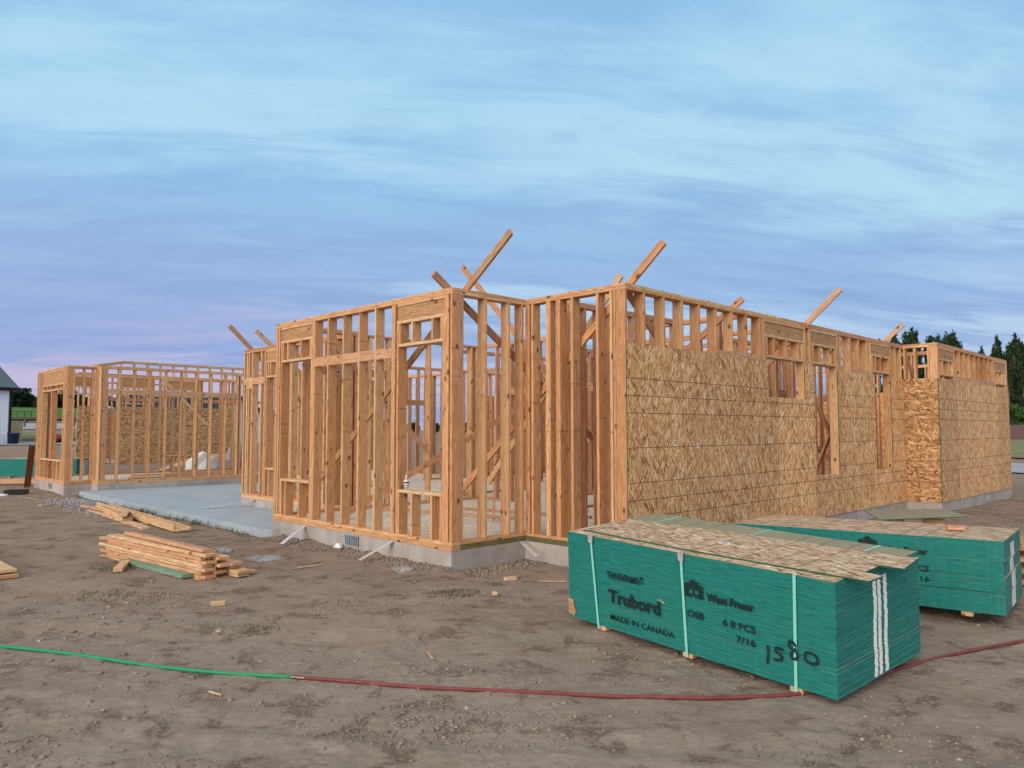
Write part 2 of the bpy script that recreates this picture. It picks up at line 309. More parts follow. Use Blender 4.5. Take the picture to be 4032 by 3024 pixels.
m, T = mat("clear_bottle"); T.n('ShaderNodeOutputMaterial', {0: T.n('ShaderNodeBsdfPrincipled', {'Base Color': (.93, .95, .97, 1), 'Roughness': .08, 'Transmission Weight': .85, 'IOR': 1.25})}); M['bottle'] = m
M['blue'] = plain("dark_blue_print", (.03, .045, .16, 1), .5)
M['vent'] = plain("vent_metal", (.45, .52, .58, 1), .4, .1, metallic=.4)

# ------------------------------------------------------------------ mesh helpers
def tag(o, label=None, cat=None, group=None, kind=None):
    for k, v in (('label', label), ('category', cat), ('group', group), ('kind', kind)):
        if v: o[k] = v
    return o
def link(name, data, parent=None, loc=None, rot=None):
    o = bpy.data.objects.new(name, data); COL.objects.link(o)
    if parent: o.parent = parent
    if loc is not None: o.location = loc
    if rot is not None: o.rotation_euler = rot
    return o
def empty(name, loc=(0, 0, 0), rz=0, parent=None):
    o = link(name, None, parent, loc, (0, 0, rz)); o.empty_display_size = .2; return o

class MB:
    def __init__(s): s.v = []; s.f = []; s.m = []
    def add(s, vs, fs, mi=0):
        o = len(s.v); s.v += [tuple(p) for p in vs]; s.f += [tuple(o + i for i in f) for f in fs]; s.m += [mi] * len(fs)
    def box(s, x0, x1, y0, y1, z0, z1, mi=0, M4=None):
        vs = [Vector((x, y, z)) for z in (z0, z1) for y in (y0, y1) for x in (x0, x1)]
        if M4 is not None: vs = [M4 @ p for p in vs]
        s.add(vs, [(0, 2, 3, 1), (4, 5, 7, 6), (0, 1, 5, 4), (2, 6, 7, 3), (0, 4, 6, 2), (1, 3, 7, 5)], mi)
    def prism(s, poly, z0, z1, mi=0, side=None, M4=None):
        n = len(poly); a = sum(poly[i][0] * poly[(i + 1) % n][1] - poly[(i + 1) % n][0] * poly[i][1] for i in range(n))
        if a < 0: poly = poly[::-1]
        vs = [Vector((p[0], p[1], z0)) for p in poly] + [Vector((p[0], p[1], z1)) for p in poly]
        if M4 is not None: vs = [M4 @ p for p in vs]
        o = len(s.v); s.v += [tuple(p) for p in vs]
        s.f += [tuple(o + i for i in range(n - 1, -1, -1)), tuple(o + n + i for i in range(n))]; s.m += [mi, mi]
        for i in range(n):
            j = (i + 1) % n; s.f.append((o + i, o + j, o + n + j, o + n + i)); s.m.append(mi if side is None else side)
    def tube(s, pts, r, seg=10, mi=0):
        pts = [Vector(p) for p in pts]; o = len(s.v); n = len(pts)
        rr = r if isinstance(r, (list, tuple)) else [r] * n
        for i, p in enumerate(pts):
            t = (pts[min(n - 1, i + 1)] - pts[max(0, i - 1)]).normalized()
            a = t.cross(Vector((0, 0, 1)))
            if a.length < .05: a = t.cross(Vector((1, 0, 0)))
            a.normalize(); b = a.cross(t)
            for k in range(seg):
                q = 2 * math.pi * k / seg; s.v.append(tuple(p + a * (rr[i] * math.cos(q)) + b * (rr[i] * math.sin(q))))
        for i in range(n - 1):
            for k in range(seg):
                k2 = (k + 1) % seg
                s.f.append((o + i * seg + k, o + (i + 1) * seg + k, o + (i + 1) * seg + k2, o + i * seg + k2)); s.m.append(mi)
        s.f.append(tuple(o + k for k in range(seg))); s.m.append(mi)
        s.f.append(tuple(o + (n - 1) * seg + k for k in range(seg - 1, -1, -1))); s.m.append(mi)
    def lathe(s, prof, seg=20, mi=0, c=(0, 0, 0)):
        o = len(s.v); n = len(prof)
        for r, z in prof:
            for k in range(seg):
                q = 2 * math.pi * k / seg; s.v.append((c[0] + r * math.cos(q), c[1] + r * math.sin(q), c[2] + z))
        for i in range(n - 1):
            for k in range(seg):
                k2 = (k + 1) % seg; s.f.append((o + i * seg + k, o + i * seg + k2, o + (i + 1) * seg + k2, o + (i + 1) * seg + k)); s.m.append(mi)
        s.f.append(tuple(o + k for k in range(seg - 1, -1, -1))); s.m.append(mi)
        s.f.append(tuple(o + (n - 1) * seg + k for k in range(seg))); s.m.append(mi)
    def mesh(s, name, mats):
        me = bpy.data.meshes.new(name); me.from_pydata(s.v, [], s.f)
        for m in (mats if isinstance(mats, (list, tuple)) else [mats]): me.materials.append(m)
        me.polygons.foreach_set('material_index', s.m); me.update(); return me
    def build(s, name, mats, parent=None, loc=None, rot=None, smooth=False):
        me = s.mesh(name, mats)
        if smooth: me.polygons.foreach_set('use_smooth', [True] * len(me.polygons))
        return link(name, me, parent, loc, rot)

_cache = {}
def board_mesh(lx, ly, lz, m, ch=.003):
    """bevelled board centred on its origin, long axis X"""
    k = (round(lx, 3), round(ly, 3), round(lz, 3), m.name)
    if k not in _cache:
        bm = bmesh.new(); bmesh.ops.create_cube(bm, size=1)
        bmesh.ops.scale(bm, vec=(lx, ly, lz), verts=bm.verts)
        bmesh.ops.bevel(bm, geom=bm.edges[:], offset=min(ch, .3 * min(lx, ly, lz)), segments=1, affect='EDGES')
        me = bpy.data.meshes.new("board"); bm.to_mesh(me); bm.free(); me.materials.append(m); _cache[k] = me
    return _cache[k]
RX = {'x': Matrix.Identity(3), 'y': Matrix(((0, -1, 0), (1, 0, 0), (0, 0, 1))), 'z': Matrix(((0, 0, -1), (0, 1, 0), (1, 0, 0)))}
def board(name, parent, x0, x1, y0, y1, z0, z1, m, axis=None, jit=.0025):
    """axis-aligned lumber in the parent's frame; local X follows its length"""
    d = (x1 - x0, y1 - y0, z1 - z0)
    if axis is None: axis = 'xyz'[max(range(3), key=lambda i: d[i])]
    dims = {'x': d, 'y': (d[1], d[0], d[2]), 'z': (d[2], d[1], d[0])}[axis]
    o = link(name, board_mesh(*dims, m), parent)
    j = [random.uniform(-jit, jit) for _ in range(3)]
    c = Vector(((x0 + x1) / 2 + (j[0] if axis != 'x' else 0), (y0 + y1) / 2 + (j[1] if axis != 'y' else 0), (z0 + z1) / 2 + (j[2] * .3 if axis != 'z' else 0)))
    tw = Matrix.Rotation(random.uniform(-.004, .004), 3, 'XYZ'[ 'xyz'.index(axis)])
    o.matrix_local = Matrix.Translation(c) @ (tw @ RX[axis]).to_4x4()
    return o
def beam(name, parent, p0, p1, w, t, m, flat=Vector((0, 0, 1))):
    """board from p0 to p1, w across, t along 'flat'"""
    p0, p1 = Vector(p0), Vector(p1); X = (p1 - p0); L = X.length; X.normalize()
    Z = (flat - X * flat.dot(X)).normalized(); Y = Z.cross(X)
    o = link(name, board_mesh(L, w, t, m), parent)
    o.matrix_local = Matrix.Translation((p0 + p1) / 2) @ Matrix((X, Y, Z)).transposed().to_4x4()
    return o

# value noise for the terrain
_perm = rng.random((512, 512))
def vnoise(x, y):
    xi = np.floor(x).astype(int); yi = np.floor(y).astype(int); fx = x - xi; fy = y - yi
    fx = fx * fx * (3 - 2 * fx); fy = fy * fy * (3 - 2 * fy)
    g = lambda a, b: _perm[a % 512, b % 512]
    return (g(xi, yi) * (1 - fx) + g(xi + 1, yi) * fx) * (1 - fy) + (g(xi, yi + 1) * (1 - fx) + g(xi + 1, yi + 1) * fx) * fy
def fbm(x, y, o=4, gain=.5):
    s = 0; a = 1; t = 0
    for i in range(o): s = s + a * (vnoise(x * 2 ** i + 17 * i, y * 2 ** i + 31 * i) - .5); t += a; a *= gain
    return s / t
def sstep(a, b, x):
    t = np.clip((x - a) / (b - a), 0, 1); return t * t * (3 - 2 * t)
TH = .7775; CV, SV = math.cos(TH), math.sin(TH); AX, AY = -.715, 8.903
def hv(x, y): return (x - AX) * CV + (y - AY) * SV, -(x - AX) * SV + (y - AY) * CV   # world -> house (v, u)
def wv(v, u): return AX + v * CV - u * SV, AY + v * SV + u * CV                       # house -> world
def smooth_h(x, y):
    x = np.asarray(x, float); y = np.asarray(y, float)
    r = np.hypot(x, y); az = np.degrees(np.arctan2(x, y))
    h = -.24 - .085 * sstep(8.5, 4.0, y)
    h = h + .065 * np.exp(-((x - 8) ** 2 + (y - 13.5) ** 2) / 9) + .45 * sstep(24, 72, r)
    wl = sstep(-14, -24, az)
    return h + wl * (np.interp(r, [0, 79, 102, 132, 240, 360, 900], [0, 0, 1.17, 2.55, 7.1, 7.6, 8]))
def height(x, y):
    r = np.hypot(x, y); h = smooth_h(x, y)
    rough = .05 * fbm(x * .7, y * .7, 3) + .045 * fbm(x * 3.1, y * 3.1, 4, .6) + .018 * np.abs(fbm(x * 13, y * 13, 3)) * 2 * sstep(-.05, .12, fbm(x * 1.3 + 9, y * 1.3, 3))
    v, u = (x - AX) * CV + (y - AY) * SV, -(x - AX) * SV + (y - AY) * CV
    # low berm of loose soil along the footing
    d = np.maximum(np.maximum(-v, u - 4.6), -u - 1.9); near = np.exp(-np.abs(np.where(v < 0, -v, 9)) / .28) * (u > -.3) * (u < 4.6)
    h = h + near * .045 * (.4 + 1.4 * vnoise(x * 5, y * 5))
    h = h + rough * np.clip(1.2 - r / 60, .25, 1)
    for c0, w0, a0 in ((4.15, .10, .014), (4.55, .10, .012), (6.25, .13, .012), (7.2, .12, .010), (3.55, .12, .010)):
        q = y + .10 * x - c0 - .22 * np.sin(x * .45 + c0) ; h = h - a0 * np.exp(-(q / w0) ** 2) * (.5 + .8 * vnoise(x * 9, y * 3)) + a0 * .5 * np.exp(-((q - 2 * w0) / (w0 * .7)) ** 2)
    slab = sstep(.0, .4, v + .25) * (u > 4.6) * (u < 15.2)
    t = sstep(-2.2, -.35, v) * sstep(3.7, 4.7, u) * sstep(16.6, 15.2, u) * (v < 6)
    return h * (1 - t) + np.minimum(h, -.285) * t
def hz(x, y): return float(height(np.array([float(x)]), np.array([float(y)]))[0])

# ------------------------------------------------------------------ ground
def make_ground():
    az = np.radians(np.concatenate([np.linspace(-180, -48, 30)[:-1], np.linspace(-48, 48, 430), np.linspace(48, 180, 30)[1:]]))
    rr = np.concatenate([np.geomspace(.3, 3, 24)[:-1], np.geomspace(3, 15, 460)[:-1], np.geomspace(15, 60, 150)[:-1], np.geomspace(60, 1500, 70)])
    A, Rr = np.meshgrid(az, rr); x = Rr * np.sin(A); y = Rr * np.cos(A); z = height(x, y)
    nr, na = x.shape; vs = np.stack([x, y, z], -1).reshape(-1, 3)
    i = np.arange(nr - 1)[:, None] * na + np.arange(na - 1)[None]; f = np.stack([i, i + 1, i + na + 1, i + na], -1).reshape(-1, 4)[:, ::-1]
    seam = np.arange(nr - 1) * na; f2 = np.stack([seam + na - 1, seam, seam + na, seam + 2 * na - 1], -1)[:, ::-1]
    f = np.concatenate([f, f2])
    me = bpy.data.meshes.new("ground"); me.vertices.add(len(vs)); me.vertices.foreach_set('co', vs.ravel())
    me.loops.add(f.size); me.loops.foreach_set('vertex_index', f.ravel().astype(np.int32))
    me.polygons.add(len(f)); me.polygons.foreach_set('loop_start', np.arange(0, f.size, 4)); me.polygons.foreach_set('use_smooth', np.ones(len(f), bool))
    me.update(calc_edges=True); me.materials.append(M['ground'])
    tag(link("ground", me), kind='structure')
make_ground()
def patch(name, r0, r1, a0, a1, m, up=.03, nr=14, na=30, wob=0.0):
    mb = MB(); vs = []
    for i in range(nr):
        for j in range(na):
            a = R(a0 + (a1 - a0) * j / (na - 1)); t = i / (nr - 1); r = r0 + (r1 - r0) * t
            r += wob * math.sin(j * 1.7) * (1 if i in (0, nr - 1) else 0)
            x, y = r * math.sin(a), r * math.cos(a); vs.append((x, y, float(np.max(height(np.array([x]), np.array([y])))) + up))
    mb.add(vs, [(i * na + j, (i + 1) * na + j, (i + 1) * na + j + 1, i * na + j + 1) for i in range(nr - 1) for j in range(na - 1)])
    o = mb.build(name, m, smooth=True); return o
tag(patch("gravel_road", 33, 40, 20, 52, M['gravel_road'], .05, wob=.4), kind='structure')
tag(patch("lawn", 45, 96, 20, 52, M['grasszone'], .07, wob=.6), kind='structure')
tag(patch("field", 134, 400, -46, -18, M['field'], .25, nr=24), kind='structure')
tag(patch("gravel_pad", 72, 81, -46, -22, M['gravel_road'], .06), kind='structure')
tag(patch("path", 104, 126, -46, -22, M['gravel_road'], .08), kind='structure')
tag(patch("verge", 84, 97, -46, -22, M['grasszone'], .08), kind='structure')

# ------------------------------------------------------------------ the framed house (frame: x = v, y = u, z up)
house = empty("framed_house", (AX, AY, 0), TH)
tag(house, "unfinished timber framed house with bare studs, partly covered in OSB sheets", "house frame")
OUT = [(0, 0), (1.246, 0), (1.246, -1.63), (10.525, -1.63), (10.525, -2.266), (16.05, -2.266), (16.05, 9.6), (8.6, 9.6), (8.6, 18.57),
       (-.28, 18.57), (-.28, 15.43), (.377, 15.43), (.377, 14.91), (5.4, 14.91), (5.4, 8.66), (1.42, 8.66), (1.42, 4.44), (0, 4.44)]
def inset(poly, d):
    n = len(poly); a = sum(poly[i][0] * poly[(i + 1) % n][1] - poly[(i + 1) % n][0] * poly[i][1] for i in range(n)); sg = 1 if a > 0 else -1
    out = []
    for i in range(n):
        p, q, r_ = poly[i - 1], poly[i], poly[(i + 1) % n]
        def nrm(a_, b_):
            dx, dy = b_[0] - a_[0], b_[1] - a_[1]; L = math.hypot(dx, dy); return (-dy / L * sg, dx / L * sg)
        n1, n2 = nrm(p, q), nrm(q, r_); out.append((q[0] + d * (n1[0] + n2[0]), q[1] + d * (n1[1] + n2[1])))
    return out
mb = MB(); mb.prism(inset(OUT, .003), -.75, 0)
foundation = mb.build("foundation", M['concrete'], house)
mb = MB(); mb.prism(inset(OUT, .142), .002, .063)
deck = mb.build("floor_deck", M['deck'], house)

class Wall:
    """a framed wall. along='u'|'v', c = plane of its outer face, inn = +1/-1 side of the inside"""
    def __init__(s, along, c, inn, a, b, label=None, dp=.14, h=3.146, parent=None, name="wall_frame", base=True, wm='wood'):
        s.al, s.c, s.inn, s.a, s.b, s.dp, s.h = along, c, inn, a, b, dp, h
        s.p = empty(name, parent=parent or house); s.m = M[wm]
        if label: s.p['label'] = label
    def bd(s, name, s0, s1, z0, z1, d0=0, d1=None, m=None, axis=None, jit=.0015):
        d1 = s.dp if d1 is None else d1; q0, q1 = sorted((s.c + s.inn * d0, s.c + s.inn * d1)); s0, s1 = sorted((s0, s1))
        ax = None if axis is None else {'s': 'y' if s.al == 'u' else 'x', 'd': 'x' if s.al == 'u' else 'y', 'z': 'z'}[axis]
        if s.al == 'u': return board(name, s.p, q0, q1, s0, s1, z0, z1, m or s.m, ax, jit)
        return board(name, s.p, s0, s1, q0, q1, z0, z1, m or s.m, ax, jit)
    def plates(s, lo=None, up=None, sill=True, sillm=None, gaps=()):
        a, b = s.a, s.b; lo = lo or (a, b); up = up or (a, b); h = s.h
        def runs(x0, x1):
            L = x1 - x0
            n = max(1, math.ceil(L / 4.9)); return [(x0 + L * i / n, x0 + L * (i + 1) / n) for i in range(n)]
        for x0, x1 in runs(*lo): s.bd("top_plate", x0, x1 - .001, h - .076, h - .0385, axis='s')
        k = (up[1] - up[0]) * .42
        for x0, x1 in (runs(up[0], up[0] + k) + runs(up[0] + k, up[1])): s.bd("top_plate", x0, x1 - .001, h - .038, h, axis='s')
        segs = []; x = lo[0]
        for g0, g1 in sorted(gaps): segs.append((x, g0)); x = g1
        segs.append((x, lo[1]))
        for x0, x1 in segs:
            for y0, y1 in runs(x0, x1):
                if y1 - y0 > .05: s.bd("bottom_plate", y0, y1 - .001, .0645, .1015, axis='s')
        if sill:
            for y0, y1 in runs(*lo): s.bd("sill_plate", y0, y1 - .001, .001, .0635, axis='s', m=sillm)
    def stud(s, x, name="stud", z0=.102, z1=None, w=.038, m=None): return s.bd(name, x, x + w, z0, (s.h - .077) if z1 is None else z1, m=m, axis='z')
    def studs(s, xs, **k):
        for x in xs: s.stud(x, **k)
    def every(s, x0, x1, step=.4064, skip=()):
        x = x0
        while x < x1 - .02:
            if not any(a - .02 < x < b - .02 for a, b in skip): s.stud(x)
            x += step
    def opening(s, a, b, cr, z0=.668, z1=2.505, sill=True, low=None, jacks=True, hz0=2.848, hz1=3.030):
        """window between jacks at a (low end) and b: header, cripples, head plate, sill"""
        s.bd("header", a, b, hz0, hz1, .012, s.dp - .012, M['header'], 's')
        s.bd("header_plate", a, b, hz1 + .001, s.h - .077, m=M['wood_pale'], axis='s')
        s.bd("header_plate", a, b, hz0 - .039, hz0 - .001, m=M['wood_pale'], axis='s')
        if jacks: s.stud(a, "jack_stud", z1=hz0 - .04); s.stud(b - .038, "jack_stud", z1=hz0 - .04)
        i0, i1 = a + .039, b - .039
        s.bd("head_plate", i0, i1, z1, z1 + .038, m=M['wood_pale'], axis='s')
        for x in cr: s.stud(x, "cripple_stud", z0=z1 + .039, z1=hz0 - .04)
        if sill:
            s.bd("window_sill", i0, i1, z0 - .038, z0, -.004, s.dp + .003, m=M['wood_pale'], axis='s')
            for x in (low or cr): s.stud(x, "cripple_stud", z1=z0 - .039)
    def block(s, a, b, z=2.372, hgt=.14, d=.0): s.bd("block", a, b, z, z + hgt, d, d + .038, M['wood_pink'], 's')
    def sheet(s, a, b, poly=None, m='osb', z0=.004, z1=2.444):
        """a sheathing panel on the outside; poly in (z, s) for cut sheets"""
        poly = poly or [(z0, a + .0015), (z1, a + .0015), (z1, b - .0015), (z0, b - .0015)]
        base = min(p[1] for p in poly); mb = MB(); q = [(p[0], p[1] - base) for p in poly]
        # local X up, local Y along the wall
        t0, t1 = (0, .0115)
        Z = Vector((0, 0, 1)); Y = Vector((1, 0, 0)) if s.al == 'v' else Vector((0, 1, 0)); N = Z.cross(Y)
        out = -s.inn * (Vector((0, 1, 0)) if s.al == 'v' else Vector((1, 0, 0)))
        if N.dot(out) < 0: t0, t1 = -.0115, 0
        mb.prism(q, t0, t1, 0, side=1)
        o = mb.build("sheathing_panel", [M[m], M['tealtrim']], s.p)
        org = (Vector((base, s.c, 0)) if s.al == 'v' else Vector((s.c, base, 0))) + out * .002
        o.matrix_local = Matrix.Translation(org) @ Matrix((Z, Y, N)).transposed().to_4x4(); return o

# front left bay A-B
ab = Wall('u', 0, 1, 0, 4.44, "front bay wall of bare studs with two window openings")
ab.plates(up=(.0, 4.30)); ab.bd("top_plate", 4.302, 4.44, 3.108, 3.146, m=M['header'], axis='d')
ab.studs([4.400, 4.358, 4.300, 3.244, 3.203, 2.812, 2.405, 1.995, 1.596, 1.199, 1.160, .108, .069, .0])
ab.opening(3.284, 4.262, [4.182, 4.022, 3.618, 3.322 + .002], low=[4.18, 4.03, 3.615])
ab.opening(.147, 1.121, [1.044, .778, .371, .188], low=[1.044, .771, .372, .188])
for a, b in ((2.851, 3.202), (2.444, 2.811), (2.034, 2.404), (1.635, 1.994), (1.238, 1.595)): ab.block(a, b)
# A-C return
ac = Wall('v', 0, 1, .142, 1.246)
ac.plates(up=(.0, 1.246), sillm=M['treated']); ac.studs([.143, .532, .936, 1.186])
# C-D
dc = Wall('u', 1.246, 1, -1.488, .0)
dc.plates(lo=(-1.488, .139), up=(-1.63, .139), sillm=M['treated'])
dc.studs([-.039, -.078, -.146, -.410, -.448, -.578, -.616, -.826, -1.228, -1.435, -1.486])
# D-E sheathed front
de = Wall('v', -1.63, 1, 1.246, 10.525, "long front wall covered in OSB sheets with three window openings")
de.plates(lo=(1.246, 10.525), up=(1.388, 10.525))
de.studs([1.248, 1.608, 2.019, 2.431, 2.834, 3.258, 3.682, 4.093, 4.504, 4.580, 4.619, 5.990, 6.185, 7.274, 7.394, 7.830, 8.234, 8.642, 8.785, 9.843, 10.106, 10.432])
de.opening(4.660, 5.986, [4.700, 4.935, 5.346, 5.768, 5.905], z0=1.915)
de.opening(6.246, 7.270, [6.300, 6.585, 7.008, 7.190])
de.opening(8.846, 9.826, [8.888, 9.052, 9.302, 9.735])
for a, b in ((3.72, 4.092), (4.132, 4.503), (7.869, 8.233), (8.273, 8.641), (8.681, 8.784), (3.297, 3.681)): de.block(a, b, 2.372)
de.sheet(1.246, 2.485); de.sheet(2.485, 3.736, z1=2.452)
de.sheet(0, 0, [(.004, 3.737), (2.446, 3.737), (2.446, 4.705), (1.912, 4.705), (1.912, 4.993), (.004, 4.993)])
de.sheet(0, 0, [(.004, 4.995), (1.912, 4.995), (1.912, 5.946), (2.45, 5.946), (2.45, 6.243), (.004, 6.243)])
de.sheet(0, 0, [(.004, 6.245), (2.444, 6.245), (2.444, 6.312), (.672, 6.312), (.672, 7.232), (2.452, 7.232), (2.452, 7.49), (.004, 7.49)])
de.sheet(7.491, 8.735)
de.sheet(0, 0, [(.004, 8.736), (2.45, 8.736), (2.45, 8.93), (.675, 8.93), (.675, 9.786), (2.444, 9.786), (2.444, 9.95), (.004, 9.95)])
de.sheet(9.951, 10.52)
def label_on(wall, x, z, w=.045, h=.075):
    mb = MB(); y = wall.c - wall.inn * .0155
    mb.box(x, x + w, y - .001, y, z, z + h, 0); mb.box(x + .012, x + w - .012, y - .0018, y - .001, z + .02, z + h - .012, 1)
    mb.build("label", [M['white'], M['black']], wall.p)
for x, z in ((2.20, 1.23), (2.72, 1.19), (4.67, 1.24), (5.24, 1.20), (7.85, 1.20), (10.2, 1.24)): label_on(de, x, z)
# E-F, F-G
ef = Wall('u', 10.525, 1, -2.124, -1.63)
ef.plates(lo=(-2.124, -1.491), up=(-2.266, -1.491)); ef.studs([-1.678, -1.872, -2.122])
ef.sheet(-2.264, -1.644, m='osb_mixed')
fg = Wall('v', -2.266, 1, 10.525, 16.05, "far right wall of the house sheathed in OSB")
fg.plates(up=(10.667, 16.05)); fg.studs([10.527, 10.59, 11.655, 12.035, 12.420, 12.812, 13.21, 13.587, 14.0, 14.375, 14.755, 15.93, 16.01])
fg.opening(10.64, 11.645, [10.86, 11.265, 11.53], sill=False); fg.opening(14.90, 15.90, [15.20, 15.59, 15.72], sill=False)
for a, b in ((11.70, 12.034), (12.074, 12.419), (12.459, 12.811), (12.851, 13.209), (13.25, 13.586), (13.63, 13.99), (14.04, 14.37), (14.42, 14.75)): fg.block(a, b, 2.40)
for a, b in ((10.516, 11.70), (11.70, 12.48), (12.48, 13.69), (13.69, 14.91), (14.91, 16.04)): fg.sheet(a, b, z1=2.44 + random.uniform(0, .01))
label_on(fg, 10.75, 1.22)
# B return, recessed wall, P return
bb = Wall('v', 4.44, -1, .142, 1.56); bb.plates(lo=(.142, 4.3), sill=False)
bb.studs([.143, .52, .93, 1.335, 1.42, 1.72, 2.13, 3.05, 3.45, 4.10, 4.25])
for a, b in ((.56, .929), (.97, 1.334), (1.46, 1.719), (1.76, 2.129)): bb.block(a, b)
pw = Wall('u', 1.42, 1, 4.44, 8.66, "recessed wall beside the patio slab")
pw.plates(); pw.studs([8.62, 8.482, 8.40, 8.245, 7.838, 7.672, 7.637, 6.55, 6.14, 5.74, 5.33, 4.92, 4.50])
pw.opening(6.60, 7.632, [7.52, 7.434, 7.03, 6.66], low=[7.445, 7.03, 6.66])
pw.bd("block", 8.284, 8.48, 2.30, 2.54, .0, .038, M['wood_pale'], 's')
for a, b in ((7.877, 8.244), (8.521, 8.619), (7.711, 7.837)): pw.block(a, b, 2.392)
pr = Wall('v', 8.66, -1, 1.562, 5.4); pr.plates(); pr.every(1.60, 5.4)
pb = Wall('u', 5.4, 1, 8.66, 14.91); pb.plates(); pb.every(8.70, 14.9, skip=((10.4, 12.2),)); pb.opening(10.4, 12.24, [10.8, 11.2, 11.6, 12.0], sill=False)
# left wing: screen wall, jog, bay
lw = Wall('v', 14.91, 1, .377, 5.4, "long screen wall of single studs over the patio slab")
lw.plates(lo=(.377, 5.4), up=(.52, 5.26)); lw.studs([.379, .82, 1.225, 1.63, 2.055, 2.482, 2.895, 3.330, 3.765, 4.125, 4.20, 4.61, 5.02, 5.36])
lw.bd("stud", .43, .555, .102, 3.069, .0, .038, M['wood_in'], 'z')
for a, b in ((.56, .819), (.859, 1.224), (1.264, 1.629), (1.67, 2.054), (2.094, 2.481), (2.521, 2.894), (2.934, 3.329), (3.369, 3.764), (3.804, 4.124)): lw.block(a, b, 2.39)
lm = Wall('u', .377, 1, 15.052, 15.43); lm.plates(up=(14.91, 15.43)); lm.studs([15.06, 15.14, 15.24, 15.33, 15.391])
jl = Wall('v', 15.43, 1, -.138, .377); jl.plates(lo=(-.138, .52), up=(-.28, .52)); jl.studs([-.137, .115, .33])
jk = Wall('u', -.28, 1, 15.43, 18.57, "end bay of the left wing with one wide window opening")
jk.plates(up=(15.572, 18.57)); jk.studs([15.432, 15.52, 15.60, 15.70, 18.53, 18.44, 18.33, 18.18, 18.04])
jk.opening(15.75, 18.0, [17.93 - .02, 17.45, 17.06, 16.55, 16.10, 15.80], z0=.63, z1=2.52, low=[17.45, 17.05, 16.60, 16.18, 15.80], hz0=2.70, hz1=3.03)
jk.studs([16.93, 16.97], name="jack_stud", z0=.632, z1=2.519)
for a, b in ((18.215, 18.328), (15.56, 15.60), (15.64, 15.699)): jk.block(a, b, 1.50, .09)
# left wing far wall, with the tall clerestory wall above it
lf = Wall('v', 18.57, -1, -.138, 8.6, "far wall of the left wing"); lf.plates(sill=False)
lf.every(-.1, 8.6, skip=((-.05, 1.25), (3.3, 4.2))); lf.opening(.0, 1.28, [.3, .65, .95], z0=.62, hz0=2.78); lf.opening(3.3, 4.3, [3.6, 3.95], z0=.62, hz0=2.78)
for i in range(3, 16):
    if not 3.0 < .4 * i + .3 < 4.0: lf.block(.35 + .4064 * i, .68 + .4064 * i, 2.345, .11)
ct = Wall('v', 18.59, 1, 1.95, 8.6, "raised clerestory framing above the left wing", dp=.14, h=3.62, wm='wood_pale'); 
ct.bd("top_plate", 1.95, 5.2, 3.545, 3.583, axis='s'); ct.bd("top_plate", 5.2, 8.6, 3.545, 3.583, axis='s'); ct.bd("top_plate", 1.95, 8.6, 3.584, 3.62, axis='s')
for i in range(17): ct.stud(1.97 + .4064 * i, z0=.08, z1=3.544)
beam("rake_plate", house, (.32, 15.25, 3.17), (2.02, 18.6, 3.60), .14, .038, M['wood_pale'])
beam("rake_plate", house, (.32, 15.25, 3.13), (2.02, 18.6, 3.56), .14, .038, M['wood_pale'])
# interior partitions (2x4)
def part(al, c, inn, a, b, gaps=(), step=.4064, h=3.146, blocks=False):
    w = Wall(al, c, inn, a, b, dp=.089, name="partition_frame", h=h, wm='wood_in'); w.plates(sill=False, gaps=gaps)
    w.every(a + .002, b, step, gaps)
    for g0, g1 in gaps:
        w.studs([g0 - .04, g1 + .002], z1=h - .077); w.bd("header", g0, g1, 2.10, 2.24, m=M['header'], axis='s')
        for x in np.arange(g0 + .15, g1 - .05, .4064): w.stud(float(x), "cripple_stud", z0=2.241)
    return w
i1 = part('u', 4.32, 1, -1.48, 4.30, gaps=((.75, 1.75), (2.5, 3.4)))
i1.bd("block", 2.0, 3.0, 2.05, 2.09, m=M['wood_pale'], axis='s')
i6 = part('v', -.37, 1, 1.75, 4.31, step=.27)
part('v', 1.75, -1, 4.42, 8.0, gaps=((5.0, 6.2),))
part('u', 6.12, 1, -1.48, 1.65, gaps=((.2, 1.0),))
part('u', 8.6, -1, -1.48, 9.45, gaps=((3.2, 4.4), (6.6, 7.8)))
part('v', 9.55, -1, 5.55, 8.5, gaps=((6.2, 7.0),))
part('v', 3.9, 1, 6.1, 8.5)
part('v', 1.3, 1, 8.7, 15.9, gaps=((10, 11),))
part('u', 12.2, 1, -2.1, 9.45, gaps=((.0, 1.0), (5, 6.2)))
part('v', 3.3, 1, 6.2, 12.1); part('v', 5.3, -1, 4.5, 12.1, gaps=((7, 8),)); part('u', 10.3, 1, -1.48, 9.4, gaps=((2, 3),)); part('v', .2, 1, 6.3, 10.2, gaps=((8.4, 9.2),))
part('u', 7.4, 1, .3, 5.2); part('u', 9.1, -1, -1.48, .1, step=.3)
bk = Wall('v', 9.6, -1, 8.6, 16.05); bk.plates(sill=False); bk.every(8.65, 16.0); [bk.sheet(8.62 + 1.22 * i, 8.62 + 1.22 * (i + 1)) for i in range(6)]
bs = Wall('u', 16.05, -1, -2.12, 9.6); bs.plates(); bs.every(-2.1, 9.55); [bs.sheet(-2.1 + 1.22 * i, -2.1 + 1.22 * (i + 1)) for i in range(7)]
bw = Wall('u', 8.6, -1, 9.74, 18.43); bw.plates(); bw.every(9.8, 18.4)
bw.sheet(14.6, 15.8); bw.sheet(15.81, 17.0); bw.sheet(17.01, 18.2)
